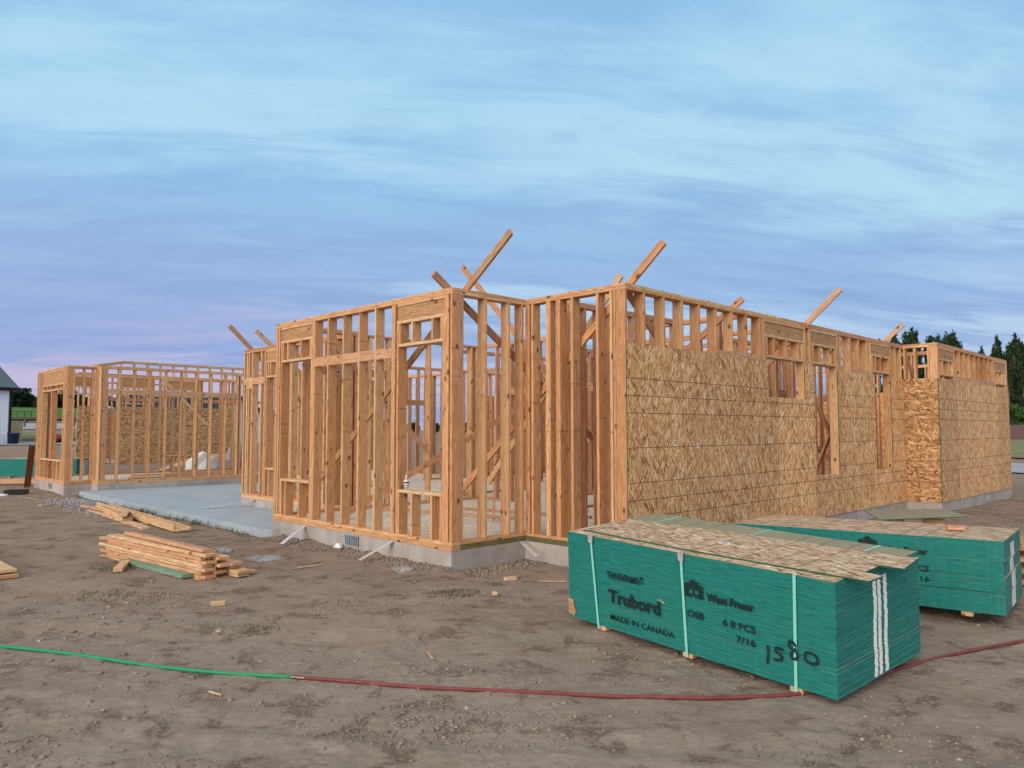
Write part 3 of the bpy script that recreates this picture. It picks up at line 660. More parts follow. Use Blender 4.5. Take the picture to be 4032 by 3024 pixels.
# diagonal temporary braces (2x4 on edge), many sticking out over the plates
W2 = 'wood'
def brace(p, q, m='wood', over=0, flat=(0, 0, 1), w=.089, t=.038, label=None):
    o = beam("brace", house, p, q, t, w, M[m], Vector((0, 0, 1)))
    if label: o['label'] = label
brace((-.14, .19, 3.32), (3.9, .19, .60), 'wood_in'); 
brace((.34, -.66, 3.76), (.34, 3.95, .40), 'header')
brace((1.44, -2.04, 3.58), (1.44, 1.9, .20), 'wood')
brace((3.88, -1.70, 3.27), (3.88, 1.2, 1.2), 'wood_in')
brace((6.12, -2.17, 3.64), (6.12, .9, .9), 'wood_pink')
brace((9.72, -1.92, 3.46), (9.72, 1.2, .7), 'wood_pink')
brace((.98, 8.44, 3.62), (3.6, 8.44, 1.2), 'wood_in')
brace((1.30, 7.90, 3.50), (3.3, 7.90, 1.9), 'wood_pale')
brace((2.35, 2.55, 4.15), (2.35, -.1, 1.55), 'wood_in')
brace((2.35, -.74, 3.52), (2.35, 1.9, .6), 'wood_pale')
brace((1.50, -1.45, 3.11), (4.2, -1.45, .95), 'wood_in')
brace((1.0, 4.34, 2.9), (4.0, 4.34, .15), 'wood_pink')
brace((1.9, 1.3, .12), (4.2, 3.7, 2.3), 'wood_pink')
brace((.5, 3.2, .11), (2.9, 1.5, 1.9), 'wood_in')
brace((6.3, -1.3, 2.7), (8.6, -1.3, .5), 'wood_pink'); brace((7.2, -1.1, .4), (9.5, -1.1, 2.6), 'wood_in')
brace((9.3, -1.2, .3), (7.4, .8, 2.9), 'wood_pink')
brace((11.5, -1.4, 3.0), (13.6, -1.4, .5), 'wood_in')
brace((3.0, 18.2, 3.2), (4.6, 18.2, 1.6), 'wood_pale'); brace((5.6, 14.0, .2), (3.5, 12.2, 2.8), 'wood_in')
# straps and vents on the footing
def strap(v, u, dv, du, z0=.005, z1=-.20):
    mb = MB(); p = Vector((v, u, z0)); q = Vector((v + dv, u + du, z1)); t = (q - p).normalized(); s_ = t.cross(Vector((0, 0, 1))).normalized() * .034
    n = s_.cross(t).normalized() * .0015
    mb.add([p - s_ - n, p + s_ - n, q + s_ - n, q - s_ - n, p - s_ + n, p + s_ + n, q + s_ + n, q - s_ + n], [(0, 1, 2, 3), (7, 6, 5, 4), (0, 4, 5, 1), (1, 5, 6, 2), (2, 6, 7, 3), (3, 7, 4, 0)])
    mb.build("anchor_strap", M['strapmetal'], house)
strap(-.006, 3.41, -.5, -.25, .0, -.19); strap(-.006, 1.175, -.45, .06, .0, -.19); strap(1.16, -.005, -.15, -.42, .0, -.12); strap(1.415, 8.0, -.95, .35, .0, -.145)
def vent(x, y, along, w=.36, h=.15):
    mb = MB(); z = -.165
    def bx(a, b, c, d, e, f, mi):
        if along == 'u': mb.box(c, d, a, b, e, f, mi)
        else: mb.box(a, b, c, d, e, f, mi)
    o = -.006 if along == 'u' else -.006
    base = y if along == 'v' else x
    s0 = x if along == 'v' else y
    bx(s0, s0 + w, base - .004, base + .02, z, z + h, 1)
    for i in range(7): bx(s0 + .015 + i * (w - .05) / 6, s0 + .035 + i * (w - .05) / 6, base - .012, base - .004, z + .012, z + h - .012, 0)
    bx(s0, s0 + w, base - .012, base - .004, z, z + .01, 0); bx(s0, s0 + w, base - .012, base - .004, z + h - .01, z + h, 0)
    mb.build("crawl_vent", [M['vent'], M['black']], house)
vent(0.003, 1.96, 'u'); vent(8.9, -1.627, 'v'); vent(13.6, -2.263, 'v'); vent(-.277, 16.6, 'u')

# patio slab
slab = empty("patio_slab", (AX, AY, 0), TH); tag(slab, "smooth grey concrete patio slab between the two wings of the house", "concrete slab")
mb = MB(); mb.prism([(-.10, 4.62), (.02, 4.47), (1.40, 4.47), (1.40, 8.69), (5.38, 8.69), (5.38, 14.88), (.36, 14.88), (-.05, 14.88)], -.45, -.15)
mb.build("slab_body", M['slab'], slab)
mb = MB()
for u in (7.6, 10.8): mb.box(-.06, 1.38 if u < 8.7 else 5.3, u, u + .012, -.1495, -.1485)
mb.box(1.43, 1.442, 8.75, 14.8, -.1495, -.1485)
mb.build("control_joint", M['concrete'], slab)

# ------------------------------------------------------------------ strapped stacks of OSB sheets
def text_mesh(body, x0, x1, z0, z1, bold=0.0, vertical=False):
    cu = bpy.data.curves.new("lettering", 'FONT'); cu.body = body; cu.size = 1; cu.offset = bold; cu.extrude = .004; cu.resolution_u = 3
    o = bpy.data.objects.new("lettering", cu); COL.objects.link(o); bpy.context.view_layer.update()
    me = bpy.data.meshes.new_from_object(o.evaluated_get(bpy.context.evaluated_depsgraph_get())); bpy.data.objects.remove(o)
    n = len(me.vertices); a = np.empty(n * 3); me.vertices.foreach_get('co', a); a = a.reshape(-1, 3)
    if vertical: a = np.stack([-a[:, 1], a[:, 0], a[:, 2]], -1)
    lo, hi = a.min(0), a.max(0)
    b = np.empty_like(a); b[:, 0] = x0 + (a[:, 0] - lo[0]) / (hi[0] - lo[0]) * (x1 - x0)
    b[:, 2] = z0 + (a[:, 1] - lo[1]) / (hi[1] - lo[1]) * (z1 - z0); b[:, 1] = -.0042 + (a[:, 2] - lo[2]) * -.12
    me.vertices.foreach_set('co', b.ravel()); me.materials.clear(); me.materials.append(M['ink']); me.update(); return me
_txt = None
def lettering():
    global _txt
    if _txt is None:
        _txt = [text_mesh("THANKAFRAMER", .474, .826, .425, .480, .028), text_mesh(".COM", .832, .866, .432, .492, .01, True), text_mesh("Trubord", .482, 1.032, .222, .334, .04),
                text_mesh("MADE IN CANADA", .505, 1.163, .083, .131, .012), text_mesh("West Fraser", 1.467, 1.860, .432, .492, .045),
                text_mesh("OSB", 1.291, 1.440, .284, .334, .022), text_mesh("6 8 PCS", 1.603, 1.866, .284, .336, .022), text_mesh("7/16", 1.710, 1.865, .192, .241, .022)]
        mb = MB(); Mt = lambda x, z: (1.268 + x * .168, .434 + z * .134)
        MX = Matrix(((1, 0, 0, 0), (0, 0, -1, 0), (0, 1, 0, 0), (0, 0, 0, 1)))
        for poly in ([(0, 0), (0, .66), (.22, .80), (.22, .2), (.44, .2), (.44, 0)], [(1, 0), (1, .66), (.78, .80), (.78, .2), (.56, .2), (.56, 0)],
                     [(.5, 1), (.22, .80), (.32, .80), (.20, .60), (.32, .62), (.22, .42), (.46, .46), (.46, .12), (.54, .12), (.54, .46), (.78, .42), (.68, .62), (.80, .60), (.68, .80), (.78, .80)]):
            mb.prism([Mt(*p) for p in poly], .0042, .0052, M4=MX)
        _txt.append(mb.mesh("emblem", M['ink']))
    return _txt
def stack(name, label, fl, fr, bl, hgt, zs=0.0, lifts=(.156, .388), straps=True, writing=True, n=None, group=None, seed=1, shift=.007, stripes=((.50, .540), (.572, .612), (.66, .702))):
    rd = random.Random(seed); fl, fr, bl = Vector(fl), Vector(fr), Vector(bl)
    X = (fr - fl).normalized(); Y = (bl - fl).normalized(); Z = X.cross(Y).normalized(); Y = Z.cross(X)
    root = empty(name); root.matrix_world = Matrix.Translation(fl) @ Matrix((X, Y, Z)).transposed().to_4x4()
    tag(root, label, "sheet stack", group)
    offs = []; mb = MB(); n = n or round(hgt / .0111); t = hgt / n; ox = oy = 0; li = 0
    for i in range(n):
        z = i * t
        while li < len(lifts) and z > lifts[li]: li += 1; ox = rd.uniform(-shift, shift); oy = rd.uniform(-shift, shift)
        x, y = ox + rd.uniform(-.0016, .0016) + (rd.uniform(-.004, .004) if rd.random() < .12 else 0), oy + rd.uniform(-.0016, .0016) + (rd.uniform(.0, .004) if rd.random() < .12 else 0)
        g = .0012; offs.append((x, y, z))
        vs = [(x, y, z + g), (x + 2.438, y, z + g), (x + 2.438, y + 1.219, z + g), (x, y + 1.219, z + g), (x, y, z + t), (x + 2.438, y, z + t), (x + 2.438, y + 1.219, z + t), (x, y + 1.219, z + t)]
        mb.add(vs, [(0, 1, 5, 4), (1, 2, 6, 5), (2, 3, 7, 6), (3, 0, 4, 7)], 0); mb.add(vs, [(4, 5, 6, 7), (3, 2, 1, 0)], 1)
    mb.box(.012, 2.426, .012, 1.207, .002, hgt - .012, 2)
    mb.build("sheets", [M['teal'], M['osb_green'] if writing == 'near' else M['osb_stack'], M['black']], root)
    for x in (.33, 1.22, 2.10): board("runner", root, x, x + .09, .01, 1.21, -.042, -.002, M['wood_pale'])
    if straps:
        for s0, s1 in ((.283, .352), (1.232, 1.266), (2.156, 2.146)):
            m2 = MB()
            m2.add([(s0, -.0085, hgt + .003), (s0 + .022, -.0085, hgt + .003), (s1 + .022, -.0085, -.03), (s1, -.0085, -.03),
                    (s0, -.0105, hgt + .003), (s0 + .022, -.0105, hgt + .003), (s1 + .022, -.0105, -.03), (s1, -.0105, -.03)],
                   [(0, 1, 2, 3), (7, 6, 5, 4), (0, 4, 5, 1), (1, 5, 6, 2), (2, 6, 7, 3), (3, 7, 4, 0)])
            m2.box(s0, s0 + .022, -.0105, 1.22, hgt + .0018, hgt + .0038)
            st = m2.build("strap", M['strapmint'], root)
            if s0 < 2:
                m3 = MB(); k = [(s0 - .014, .04, hgt + .006), (s0 + .045, .045, hgt + .007), (s0 + .042, -.016, hgt + .006), (s0 - .012, -.016, hgt + .003), (s0 - .004, -.022, hgt - .05), (s0 + .036, -.018, hgt - .062)]
                m3.add(k, [(0, 3, 2, 1), (3, 4, 5, 2)]); k2 = [(a, b + .004, c - .003) for a, b, c in k]; m3.add(k2, [(0, 1, 2, 3), (3, 2, 5, 4)])
                m3.build("corner_guard", M['tarpgrey'], st)
    if writing:
        for me in lettering():
            o = link("emblem" if me.name.startswith("emblem") else "lettering", me, root); o.location = (0, -shift * .9, zs)
    # three white stripes sprayed down the end
    for a, b in stripes:
        m4 = MB(); jj = 0
        for i, (x, y, z) in enumerate(offs[1:int(n * .92)]):
            if i % 11 == 5: jj = rd.uniform(-.008, .008)
            m4.box(x + 2.4385, x + 2.4412, a + y + jj + rd.uniform(-.002, .002), b + y + jj + rd.uniform(-.002, .002), z + .001, z + t)
        m4.build("stripe", M['white'], root)
    return root
near = stack("sheet_stack", "near strapped bundle of OSB sheets with teal edges, black lettering and handwritten 1580", (.507, 6.704, -.203), (2.052, 4.816, -.272), (1.451, 7.477, -.131), .742, writing='near', seed=3)
far = stack("sheet_stack", "second teal edged bundle of OSB sheets with a wood block on top", (2.35, 8.06, -.198), (4.23, 6.51, -.166), (3.12, 9.0, -.213), .632, zs=.034, lifts=(.174, .187, .30, .315, .445, .46), straps=False, writing='far', seed=5, shift=.013, stripes=((.44, .475), (.535, .57), (.63, .665)))
# handwriting on the near bundle
def stroke(pts, r=.0095):
    mb = MB(); P = []
    for i in range(len(pts) - 1):
        for k in range(4): P.append((pts[i][0] + (pts[i + 1][0] - pts[i][0]) * k / 4, pts[i][1] + (pts[i + 1][1] - pts[i][1]) * k / 4))
    P.append(pts[-1]); mb.tube([(x, 0, z) for x, z in P], r, 8); mb.v = [(a, b * .25 - .0115, c) for a, b, c in mb.v]; return mb
for pts in ([(1.957, .232), (1.962, .19), (1.956, .14), (1.953, .106)],
            [(2.072, .232), (2.03, .232), (2.012, .224), (2.018, .205), (2.05, .196), (2.066, .18), (2.058, .16), (2.025, .150), (2.000, .152)],
            [(2.168, .272), (2.15, .298), (2.122, .30), (2.112, .275), (2.135, .255), (2.165, .24), (2.178, .215), (2.165, .19), (2.14, .188), (2.125, .205), (2.14, .235), (2.168, .262)],
            [(2.262, .262), (2.232, .25), (2.224, .222), (2.24, .198), (2.28, .19), (2.312, .205), (2.318, .23), (2.30, .25), (2.262, .262)]):
    stroke(pts).build("lettering", M['ink'], near)
mb = MB(); mb.prism([(.0, .035), (.075, .015), (.088, .06), (.07, .105), (.062, .155), (.0, .16)], .0085, .0095, M4=Matrix(((1, 0, 0, 0), (0, 0, -1, 0), (0, 1, 0, 0), (0, 0, 0, 1)))); mb.build("bare_patch", M['header'], near)
mb = MB(); mb.prism([(1.005, .350), (1.075, .330), (1.078, .338), (1.03, .350)], .0095, .0125, M4=Matrix(((1, 0, 0, 0), (0, 0, -1, 0), (0, 1, 0, 0), (0, 0, 0, 1)))); mb.build("splinter", M['wood_pale'], near)
def on_stack(root, name, poly, z0, z1, mats, label, cat="sheet", group=None, rz=0.0):
    """a loose sheet lying on a stack: local X along the strands"""
    mb = MB(); ox, oy = min(p[0] for p in poly), min(p[1] for p in poly)
    mb.prism([(p[0] - ox, p[1] - oy) for p in poly], 0, z1 - z0, 0, side=1)
    o = mb.build(name, mats); o.matrix_world = root.matrix_world @ Matrix.Translation((ox, oy, z0)) @ Matrix.Rotation(rz, 4, 'Z')
    return tag(o, label, cat, group)
bpy.context.view_layer.update()
on_stack(near, "loose_sheet", [(.012, .004), (2.43, .006), (2.43, .62), (.012, .60)], .7425, .7465, [M['osb_stack'], M['wood_pale']], "frayed tan sheet edge peeking out under the notched sheet on the near bundle")
on_stack(near, "loose_sheet", [(.10, .096), (1.2, .075), (2.597, .125), (2.60, .31), (2.475, .315), (2.462, .565), (2.615, .58), (2.55, .96), (2.44, .93), (1.3, .86), (.06, .74)], .7475, .7585, [M['osb_stack'], M['tealtrim']], "notched loose OSB sheet overhanging the end of the near teal bundle")
mb = MB(); mb.box(1.27, 1.36, .42, .47, .7588, .7593, 0); mb.box(1.29, 1.34, .433, .457, .7593, .7596, 1)
o = mb.build("paper_label", [M['white'], M['blue']]); o.matrix_world = near.matrix_world.copy(); tag(o, "small white paper label stuck on the notched loose sheet", "label")
mb = MB(); mb.box(1.0, 1.1, .5, .54, .6335, .634, 0); o = mb.build("paper_label", [M['white']]); o.matrix_world = far.matrix_world.copy(); tag(o, "small white paper label on top of the second bundle", "label")
b = board("wood_block", None, 0, .145, 0, .10, 0, .038, M['wood_pink']); b.location = (4.30, 7.33, -.175 + .632 + .021); b.rotation_euler = (0, 0, -.35); tag(b, "short pinkish wood block on top of the second bundle", "wood block")
mb = MB(); mb.prism([(0, 0), (1.25, -.25), (1.45, .55), (.35, .95)], 0, .0115, 0, side=1); o = mb.build("loose_sheet", [M['osb_green'], M['tealtrim']])
o.location = (5.45, 11.2, .085); o.rotation_euler = (.02, -.05, .12); tag(o, "damp greenish OSB sheet lying behind the second bundle by the footing", "sheet")
mb = MB(); mb.prism([(0, 0), (.5, -.1), (.55, .12), (.05, .2)], 0, .0115, 0, side=1); o = mb.build("loose_sheet", [M['osb_stack'], M['tealtrim']])
o.location = (5.75, 10.55, .06); o.rotation_euler = (.0, -.04, -.2); tag(o, "small tan OSB scrap beside the damp greenish sheet", "sheet")
for i, (dx, dy) in enumerate(((0, 0), (.55, -.1))):
    q = board("runner_post", None, 0, .3, 0, .09, 0, .30, M['wood_pale']); q.location = (5.85 + dx, 11.55 + dy, -.07); q.rotation_euler = (0, 0, .3 - i); tag(q, ("wood block propping the damp greenish sheet near the footing", "wood block propping the outer end of the damp greenish sheet")[i], "wood block")

# ------------------------------------------------------------------ boards, offcuts and scraps on the dirt
def gboard(name, p0, p1, w, t, m, label, group=None, z=None, edge=False, cat="board", dz=0.0):
    """a board on the ground from p0 to p1 (x, y)"""
    z0 = (hz(*p0) if z is None else z) + dz; z1 = (hz(*p1) if z is None else z) + dz
    hgt = w if edge else t
    a, b = Vector((*p0, z0 + hgt / 2)), Vector((*p1, z1 + hgt / 2))
    o = beam(name, None, a, b, t if edge else w, w if edge else t, M[m]); return tag(o, label, cat, group)
ex, ey = -.773, .635; nx, ny = .635, .773; bx0, by0 = -3.47, 8.44
PL = "rough fir board of the squared lumber pile on the dirt"
zp = -.265
for c, k in enumerate((8, 7, 5, 2)):
    for l in range(k):
        s = random.uniform(-.05, .05) - (.03 if c == 0 else -.02 * c); L = 2.60 + random.uniform(-.10, .10); d = .07 + .146 * c + random.uniform(-.008, .008) + (.02 if l % 2 else 0)
        if c == 1: s += .10 * (l % 2) - .12
        if c >= 2: s -= .17 + .06 * (l % 3)
        p0 = (bx0 + nx * d + ex * s, by0 + ny * d + ey * s); p1 = (p0[0] + ex * L, p0[1] + ey * L)
        gboard("pile_board", p0, p1, .138, .0365, ('wood_pale', 'wood', 'wood_pink', 'wood_pale')[(c * 3 + l * 5) % 4], PL, "boards stacked in the squared lumber pile", z=zp + .0398 * l)
o = gboard("pile_board", (bx0 + nx * .10 + ex * .02, by0 + ny * .10 + ey * .02), (bx0 + nx * .20 + ex * 2.25, by0 + ny * .20 + ey * 2.25), .14, .038, 'wood_pink', "pinkish tilted board lying on top of the squared lumber pile", "boards stacked in the squared lumber pile", z=zp + .319, dz=-.002)
o.rotation_euler.rotate_axis('X', .12)
gboard("stained_board", (-3.62, 8.52), (-4.86, 9.56), .19, .042, 'tealwood', "teal stained board lying in front of the squared lumber pile", dz=.01)
gboard("short_board", (-4.60, 8.84), (-4.80, 9.42), .10, .05, 'wood_pale', "short pale board end left of the teal stained board", dz=.01)
# nailed-up channel studs along the slab edge
def channel(p0, p1, label, m='wood_pale', w=.20, up=.065):
    a = Vector((*p0, hz(*p0) + .02)); b = Vector((*p1, hz(*p1) + .02)); mid = (a + b) / 2; X = (b - a).normalized(); L = (b - a).length
    Y = Vector((0, 0, 1)).cross(X).normalized(); Z = X.cross(Y)
    root = empty("nailed_channel"); root.matrix_world = Matrix.Translation(mid) @ Matrix((X, Y, Z)).transposed().to_4x4(); tag(root, label, "nailed boards", "scrap boards by the slab")
    board("web", root, -L / 2, L / 2, -w / 2, w / 2, .0, .038, M[m]); board("flange", root, -L / 2, L / 2 - .04, -w / 2 - .039, -w / 2 - .001, 0, up, M[m]); board("flange", root, -L / 2 + .05, L / 2, w / 2 + .001, w / 2 + .039, 0, up + .05, M[m])
channel((-5.50, 12.62), (-9.05, 16.7), "long nailed board channel lying along the slab edge")
channel((-7.15, 14.05), (-8.85, 16.2), "shorter nailed board channel in front of the long one by the slab", w=.10, up=.045)
gboard("scrap_board", (-7.15, 13.85), (-7.55, 14.75), .14, .03, 'wood_pale', "short board lying across the nailed channels by the slab", "scrap boards by the slab", dz=.11)
gboard("scrap_board", (-6.3, 13.0), (-9.0, 16.1), .14, .038, 'wood_pale', "flat board under the nailed channels by the slab", "scrap boards by the slab", dz=-.005)
gboard("scrap_board", (-5.95, 13.2), (-9.35, 16.4), .09, .035, 'wood_pink', "pinkish narrow board behind the nailed channels against the slab", "scrap boards by the slab", dz=.05)
gboard("lath", (-6.35, 13.6), (-7.1, 13.35), .03, .012, 'wood_pale', "thin bent lath between the lumber pile and the nailed channels", dz=.03)
# wide boards at the left edge
for i in range(4):
    a = Vector((-5.55, 8.55)); e1 = Vector((-.72, .69)); e2 = Vector((-.69, -.72)); s = (.0, .02, -.03, .05)[i]
    p0 = a + e2 * .42 + e1 * s; p1 = p0 + e1 * 2.4
    gboard("wide_board", tuple(p0), tuple(p1), .80, .036, 'wood_pink' if i < 3 else 'wood_pale', ("wide orange board at the bottom of the low pile at the edge of the dirt", "second wide orange board of the low pile, just above the bottom one", "third wide orange board of the low pile under the pale top board", "pale wide board on top of the low pile by the picture edge")[i], "low pile of wide boards", z=-.30 + .0405 * i + (.012 if i == 3 else 0), cat="wide board")
for x, y, L, a, lb in ((-2.88, 7.26, .13, .3, "small cut block on bare dirt before the lumber pile"), (-10.42, 16.64, .25, 1.2, "small board offcut by the gravel patch at the slab tip"), (-.08, 8.45, .14, .5, "small wood offcut just in front of the footing corner"),
                       (-.20, 7.68, .05, .2, "little square offcut near the grass tuft in the middle of the dirt"), (1.1, 8.05, .12, .9, "broken pale chip between the near bundle and the footing")):
    o = gboard("wood_offcut", (x, y), (x + L * math.cos(a), y + L * math.sin(a)), .07, .035, 'wood_pale', lb, cat="offcut", group="offcuts on the dirt", dz=.004)
for i, (x, y, L, a) in enumerate(((-.6, 5.75, .16, 1.9), (.3, 8.35, .3, .1), (-2.6, 9.2, .3, .5), (-9.6, 17.9, .9, 2.2), (-11.5, 18.3, 1.2, 2.5), (-10.2, 18.6, .8, .6), (-1.9, 5.0, .12, 2.6), (-11.8, 17.2, .7, 2.9))):
    gboard("wood_splinter", (x, y), (x + L * math.cos(a), y + L * math.sin(a)), .018, .008, 'wood_pale', "thin pale splinter of wood lying on the dirt", "wood splinters on the dirt", cat="splinter", dz=.012)

# hoses
def spline(pts, n=9):
    P = [Vector(p) for p in pts]; P = [P[0] * 2 - P[1]] + P + [P[-1] * 2 - P[-2]]; out = []
    for i in range(1, len(P) - 2):
        for k in range(n):
            t = k / n; a, b, c, d = P[i - 1:i + 3]
            out.append(.5 * ((2 * b) + (c - a) * t + (2 * a - 5 * b + 4 * c - d) * t * t + (3 * b - a - 3 * c + d) * t ** 3))
    out.append(P[-2]); return out
def hose_pts(xy):
    out = []
    for p in spline([(x, y, 0) for x, y in xy]): out.append(Vector((p.x, p.y, max(hz(p.x, p.y), hz(p.x + .03, p.y), hz(p.x, p.y - .03)) + .010)))
    for _ in range(60): out = [out[0]] + [out[i] * .5 + (out[i - 1] + out[i + 1]) * .25 for i in range(1, len(out) - 1)] + [out[-1]]
    return out
mb = MB(); mb.tube(hose_pts([(-5.6, 6.3), (-4.75, 6.2), (-4.06, 6.04), (-3.4, 5.86), (-2.75, 5.6), (-2.18, 5.46), (-1.535, 5.365)]), .0125, 12)
tag(mb.build("green_hose", M['hosegreen'], smooth=True), "bright green hose running across the dirt from the edge", "hose")
rp = hose_pts([(-1.46, 5.35), (-1.0, 5.27), (-.59, 5.16), (-.03, 5.10), (.51, 5.01), (1.26, 4.98), (1.72, 4.99), (2.02, 5.05), (2.48, 5.28), (3.0, 5.64), (3.61, 5.95), (4.17, 6.21), (5.2, 6.6)])
rh = MB(); rh.tube(rp, .0128, 12); rh = tag(rh.build("red_hose", M['hosered'], smooth=True), "dull red hose passing under the corner of the near teal bundle", "hose")
g0 = hose_pts([(-1.55, 5.367), (-1.45, 5.348)]); mb = MB(); mb.tube([g0[0], g0[3], g0[4], g0[6], g0[-1]], [.0125, .0125, .0158, .0158, .0135], 10); mb.build("coupling", M['brass'], rh)

# bottle on the window sill
bx, by = wv(.03, .93); bt = empty("water_bottle", (bx, by, .668)); tag(bt, "clear plastic water bottle with blue and white label on the window sill", "bottle")
mb = MB(); mb.lathe([(.028, 0), (.032, .004), (.032, .05), (.030, .055), (.032, .06), (.032, .105), (.031, .125), (.022, .15), (.012, .168), (.012, .176)], 18); mb.build("bottle_body", M['bottle'], bt, smooth=True)
mb = MB(); mb.lathe([(.0325, .072), (.0328, .074), (.0328, .118), (.032, .12)], 18); mb.build("bottle_label", M['white'], bt, smooth=True)
mb = MB(); mb.lathe([(.0331, .084), (.0331, .106)], 18); mb.build("label_print", M['blue'], bt)
mb = MB(); mb.lathe([(.0135, .172), (.0140, .173), (.0140, .187), (.012, .189)], 14); mb.build("cap", M['white'], bt)

def crumple(name, x, y, r, hgt, m, label, cat, z=None, seed=0, sub=3, sx=1, sy=1):
    rd = np.random.default_rng(seed); bm = bmesh.new(); bmesh.ops.create_icosphere(bm, subdivisions=sub, radius=1)
    for v in bm.verts:
        k = .72 + .55 * float(vnoise(np.array([v.co.x * 2.3 + seed * 3.1 + 9]), np.array([v.co.y * 2.3 + v.co.z * 1.7 + 5]))[0]) + rd.uniform(-.06, .06)
        v.co = Vector((v.co.x * r * k * sx, v.co.y * r * k * sy, max(v.co.z, -.15) * hgt * k))
    me = bpy.data.meshes.new(name); bm.to_mesh(me); bm.free(); me.materials.append(m)
    return tag(link(name, me, None, (x, y, (hz(x, y) if z is None else z) + hgt * .12)), label, cat)
crumple("crumpled_plastic", -2.42, 10.55, .065, .06, M['tarp'], "crumpled white plastic scrap by the footing below the vent", "plastic scrap", seed=2, sub=2)
crumple("dirt_clump", -3.95, 10.35, .13, .06, M['gravelgrey'], "grey lump of spilled concrete on the dirt near the footing", "concrete lump", seed=4, sub=2)
crumple("dirt_clump", -3.25, 9.95, .24, .03, M['gravelgrey'], "flat crust of spilled concrete on the dirt below the vent", "concrete lump", seed=5, sub=3, sx=1.3)
crumple("stone", -3.55, 8.95, .055, .05, M['stone'], "round pale stone at the end of the squared lumber pile", "stone", seed=6, sub=2)
crumple("stone", -4.2, 9.75, .07, .05, M['stone'], "pale stone between the lumber pile and the footing", "stone", seed=7, sub=2)
crumple("dirt_clump", -1.3, 9.0, .14, .04, M['gravelgrey'], "grey crumbly clod on the dirt before the front bay", "concrete lump", seed=8, sub=2)
crumple("dirt_clump", .75, 9.35, .10, .09, M['clod'], "brown clod of soil in the inner footing corner", "soil clod", seed=9, sub=2)
mb = MB(); mb.box(-.24, .24, -.18, .18, 0, .015); 
for a in ((-.24, -.225, -.18, .18), (.225, .24, -.18, .18), (-.225, .225, -.18, -.165), (-.225, .225, .165, .18)): mb.box(*a, .015, .10)
o = mb.build("plastic_tray", M['black'], None, (-13.0, 19.75, hz(-13, 19.75) + .01), (0, 0, .3)); tag(o, "black plastic tray lying on the dirt at the left", "tray")
crumple("crumpled_plastic", -13.15, 19.35, .16, .05, M['tarp'], "flattened white scrap beside the black tray", "plastic scrap", seed=12, sub=2)

# ------------------------------------------------------------------ left wing surroundings
px_, py_ = wv(-.42, 18.72)
o = beam("plywood_board", None, (px_, py_, -.25), (px_ + .06, py_ + .08, .98), .17, .022, M['glulam'], Vector((.75, -.66, 0))); tag(o, "dark brown plywood board standing against the left wing corner", "plywood board")
stack("sheet_stack", "distant low bundle of OSB sheets with teal sides beyond the left wing", (-16.2, 23.6, -.02), (-13.77, 23.75, -.02), (-16.28, 24.8, -.02), .55, straps=False, writing=None, n=30, seed=9)
for i, (x0, y, L, dz) in enumerate(((-16.4, 23.1, 2.6, .16), (-16.1, 22.9, 2.5, .12), (-16.6, 22.7, 2.6, .08), (-15.9, 23.2, 2.2, .03), (-16.2, 22.95, 2.4, .0))):
    gboard("scrap_lumber", (x0, y), (x0 + L, y + .12), .14, .038, 'wood_pale' if i % 2 else 'wood_pink', "long pale board of the loose heap before the distant teal bundle", "boards heaped before the distant bundle", z=-.26 + dz)
for i, (v, u, L) in enumerate(((1.9, 17.0, 4.2), (2.6, 16.4, 3.6), (1.4, 15.75, 3.4), (3.2, 17.6, 3.0))):
    p0, p1 = wv(v, u), wv(v + L, u + .06 * (i - 1)); gboard("floor_board", p0, p1, .14, .038, 'wood_pink', "long board lying on the deck of the left wing", "boards on the left wing deck", z=.0645)
for i, (v, u, v2, u2) in enumerate(((1.7, 3.9, 2.4, 1.2), (2.6, 3.6, 3.3, .6))):
    gboard("floor_board", wv(v, u), wv(v2, u2), .09, .038, 'wood_in', "reddish board lying on the deck inside the front bay", "boards on the front bay deck", z=.0645)
crumple("plastic_sheet", -11.1, 27.0, .55, .70, M['tarp'], "crumpled white plastic sheet over boards seen through the left wing", "plastic sheet", seed=21, sx=1.1)
crumple("plastic_sheet", -10.15, 27.4, .55, .85, M['tarpgrey'], "grey plastic sheet behind the white one, seen through the left wing", "plastic sheet", seed=23)
for i in range(8):
    a = beam("covered_board", None, (-12.7 + .10 * i, 26.3 + .02 * i, -.10 + .03 * i), (-11.5 + .13 * i, 28.2, .55 - .01 * i), .15, .04, M['wood_pale']); tag(a, "tilted board sticking out from under the plastic sheets in the courtyard", "board", "boards under the plastic sheets")
garage = empty("framed_garage", (AX, AY, 0), TH); tag(garage, "tall framed outbuilding clad in OSB, seen through the studs of the left wing", "framed building")
gw = Wall('v', 26.2, 1, 2.74, 9.5, parent=garage, h=3.72); gw.plates(); gw.every(2.76, 9.45)
gw.opening(6.6, 7.6, [6.9, 7.2], sill=False, hz0=3.2, hz1=3.56, z1=2.5); gw.opening(4.3, 5.6, [4.6, 5.0], sill=False, hz0=3.2, hz1=3.56, z1=2.5)
for a, b in ((2.74, 3.85), (4.23, 5.45), (5.45, 6.66), (6.66, 7.88), (7.88, 9.1)): gw.sheet(a, b, m='osb_mixed', z0=.05, z1=2.39)
gb = Wall('v', 32, -1, 4.6, 9.5, parent=garage, h=3.72); gb.plates(); gb.every(4.65, 9.4); [gb.sheet(4.6 + 1.22 * i, 4.6 + 1.22 * (i + 1), z1=2.39) for i in range(4)]
mb = MB(); mb.prism([(2.745, 26.203), (9.5, 26.203), (9.5, 32), (2.745, 32)], -.6, 0); mb.build("foundation", M['concrete'], garage)
gd = garage
beam("brace", gd, (3.7, 26.4, .1), (4.2, 27.4, 2.4), .038, .089, M['wood_in'])

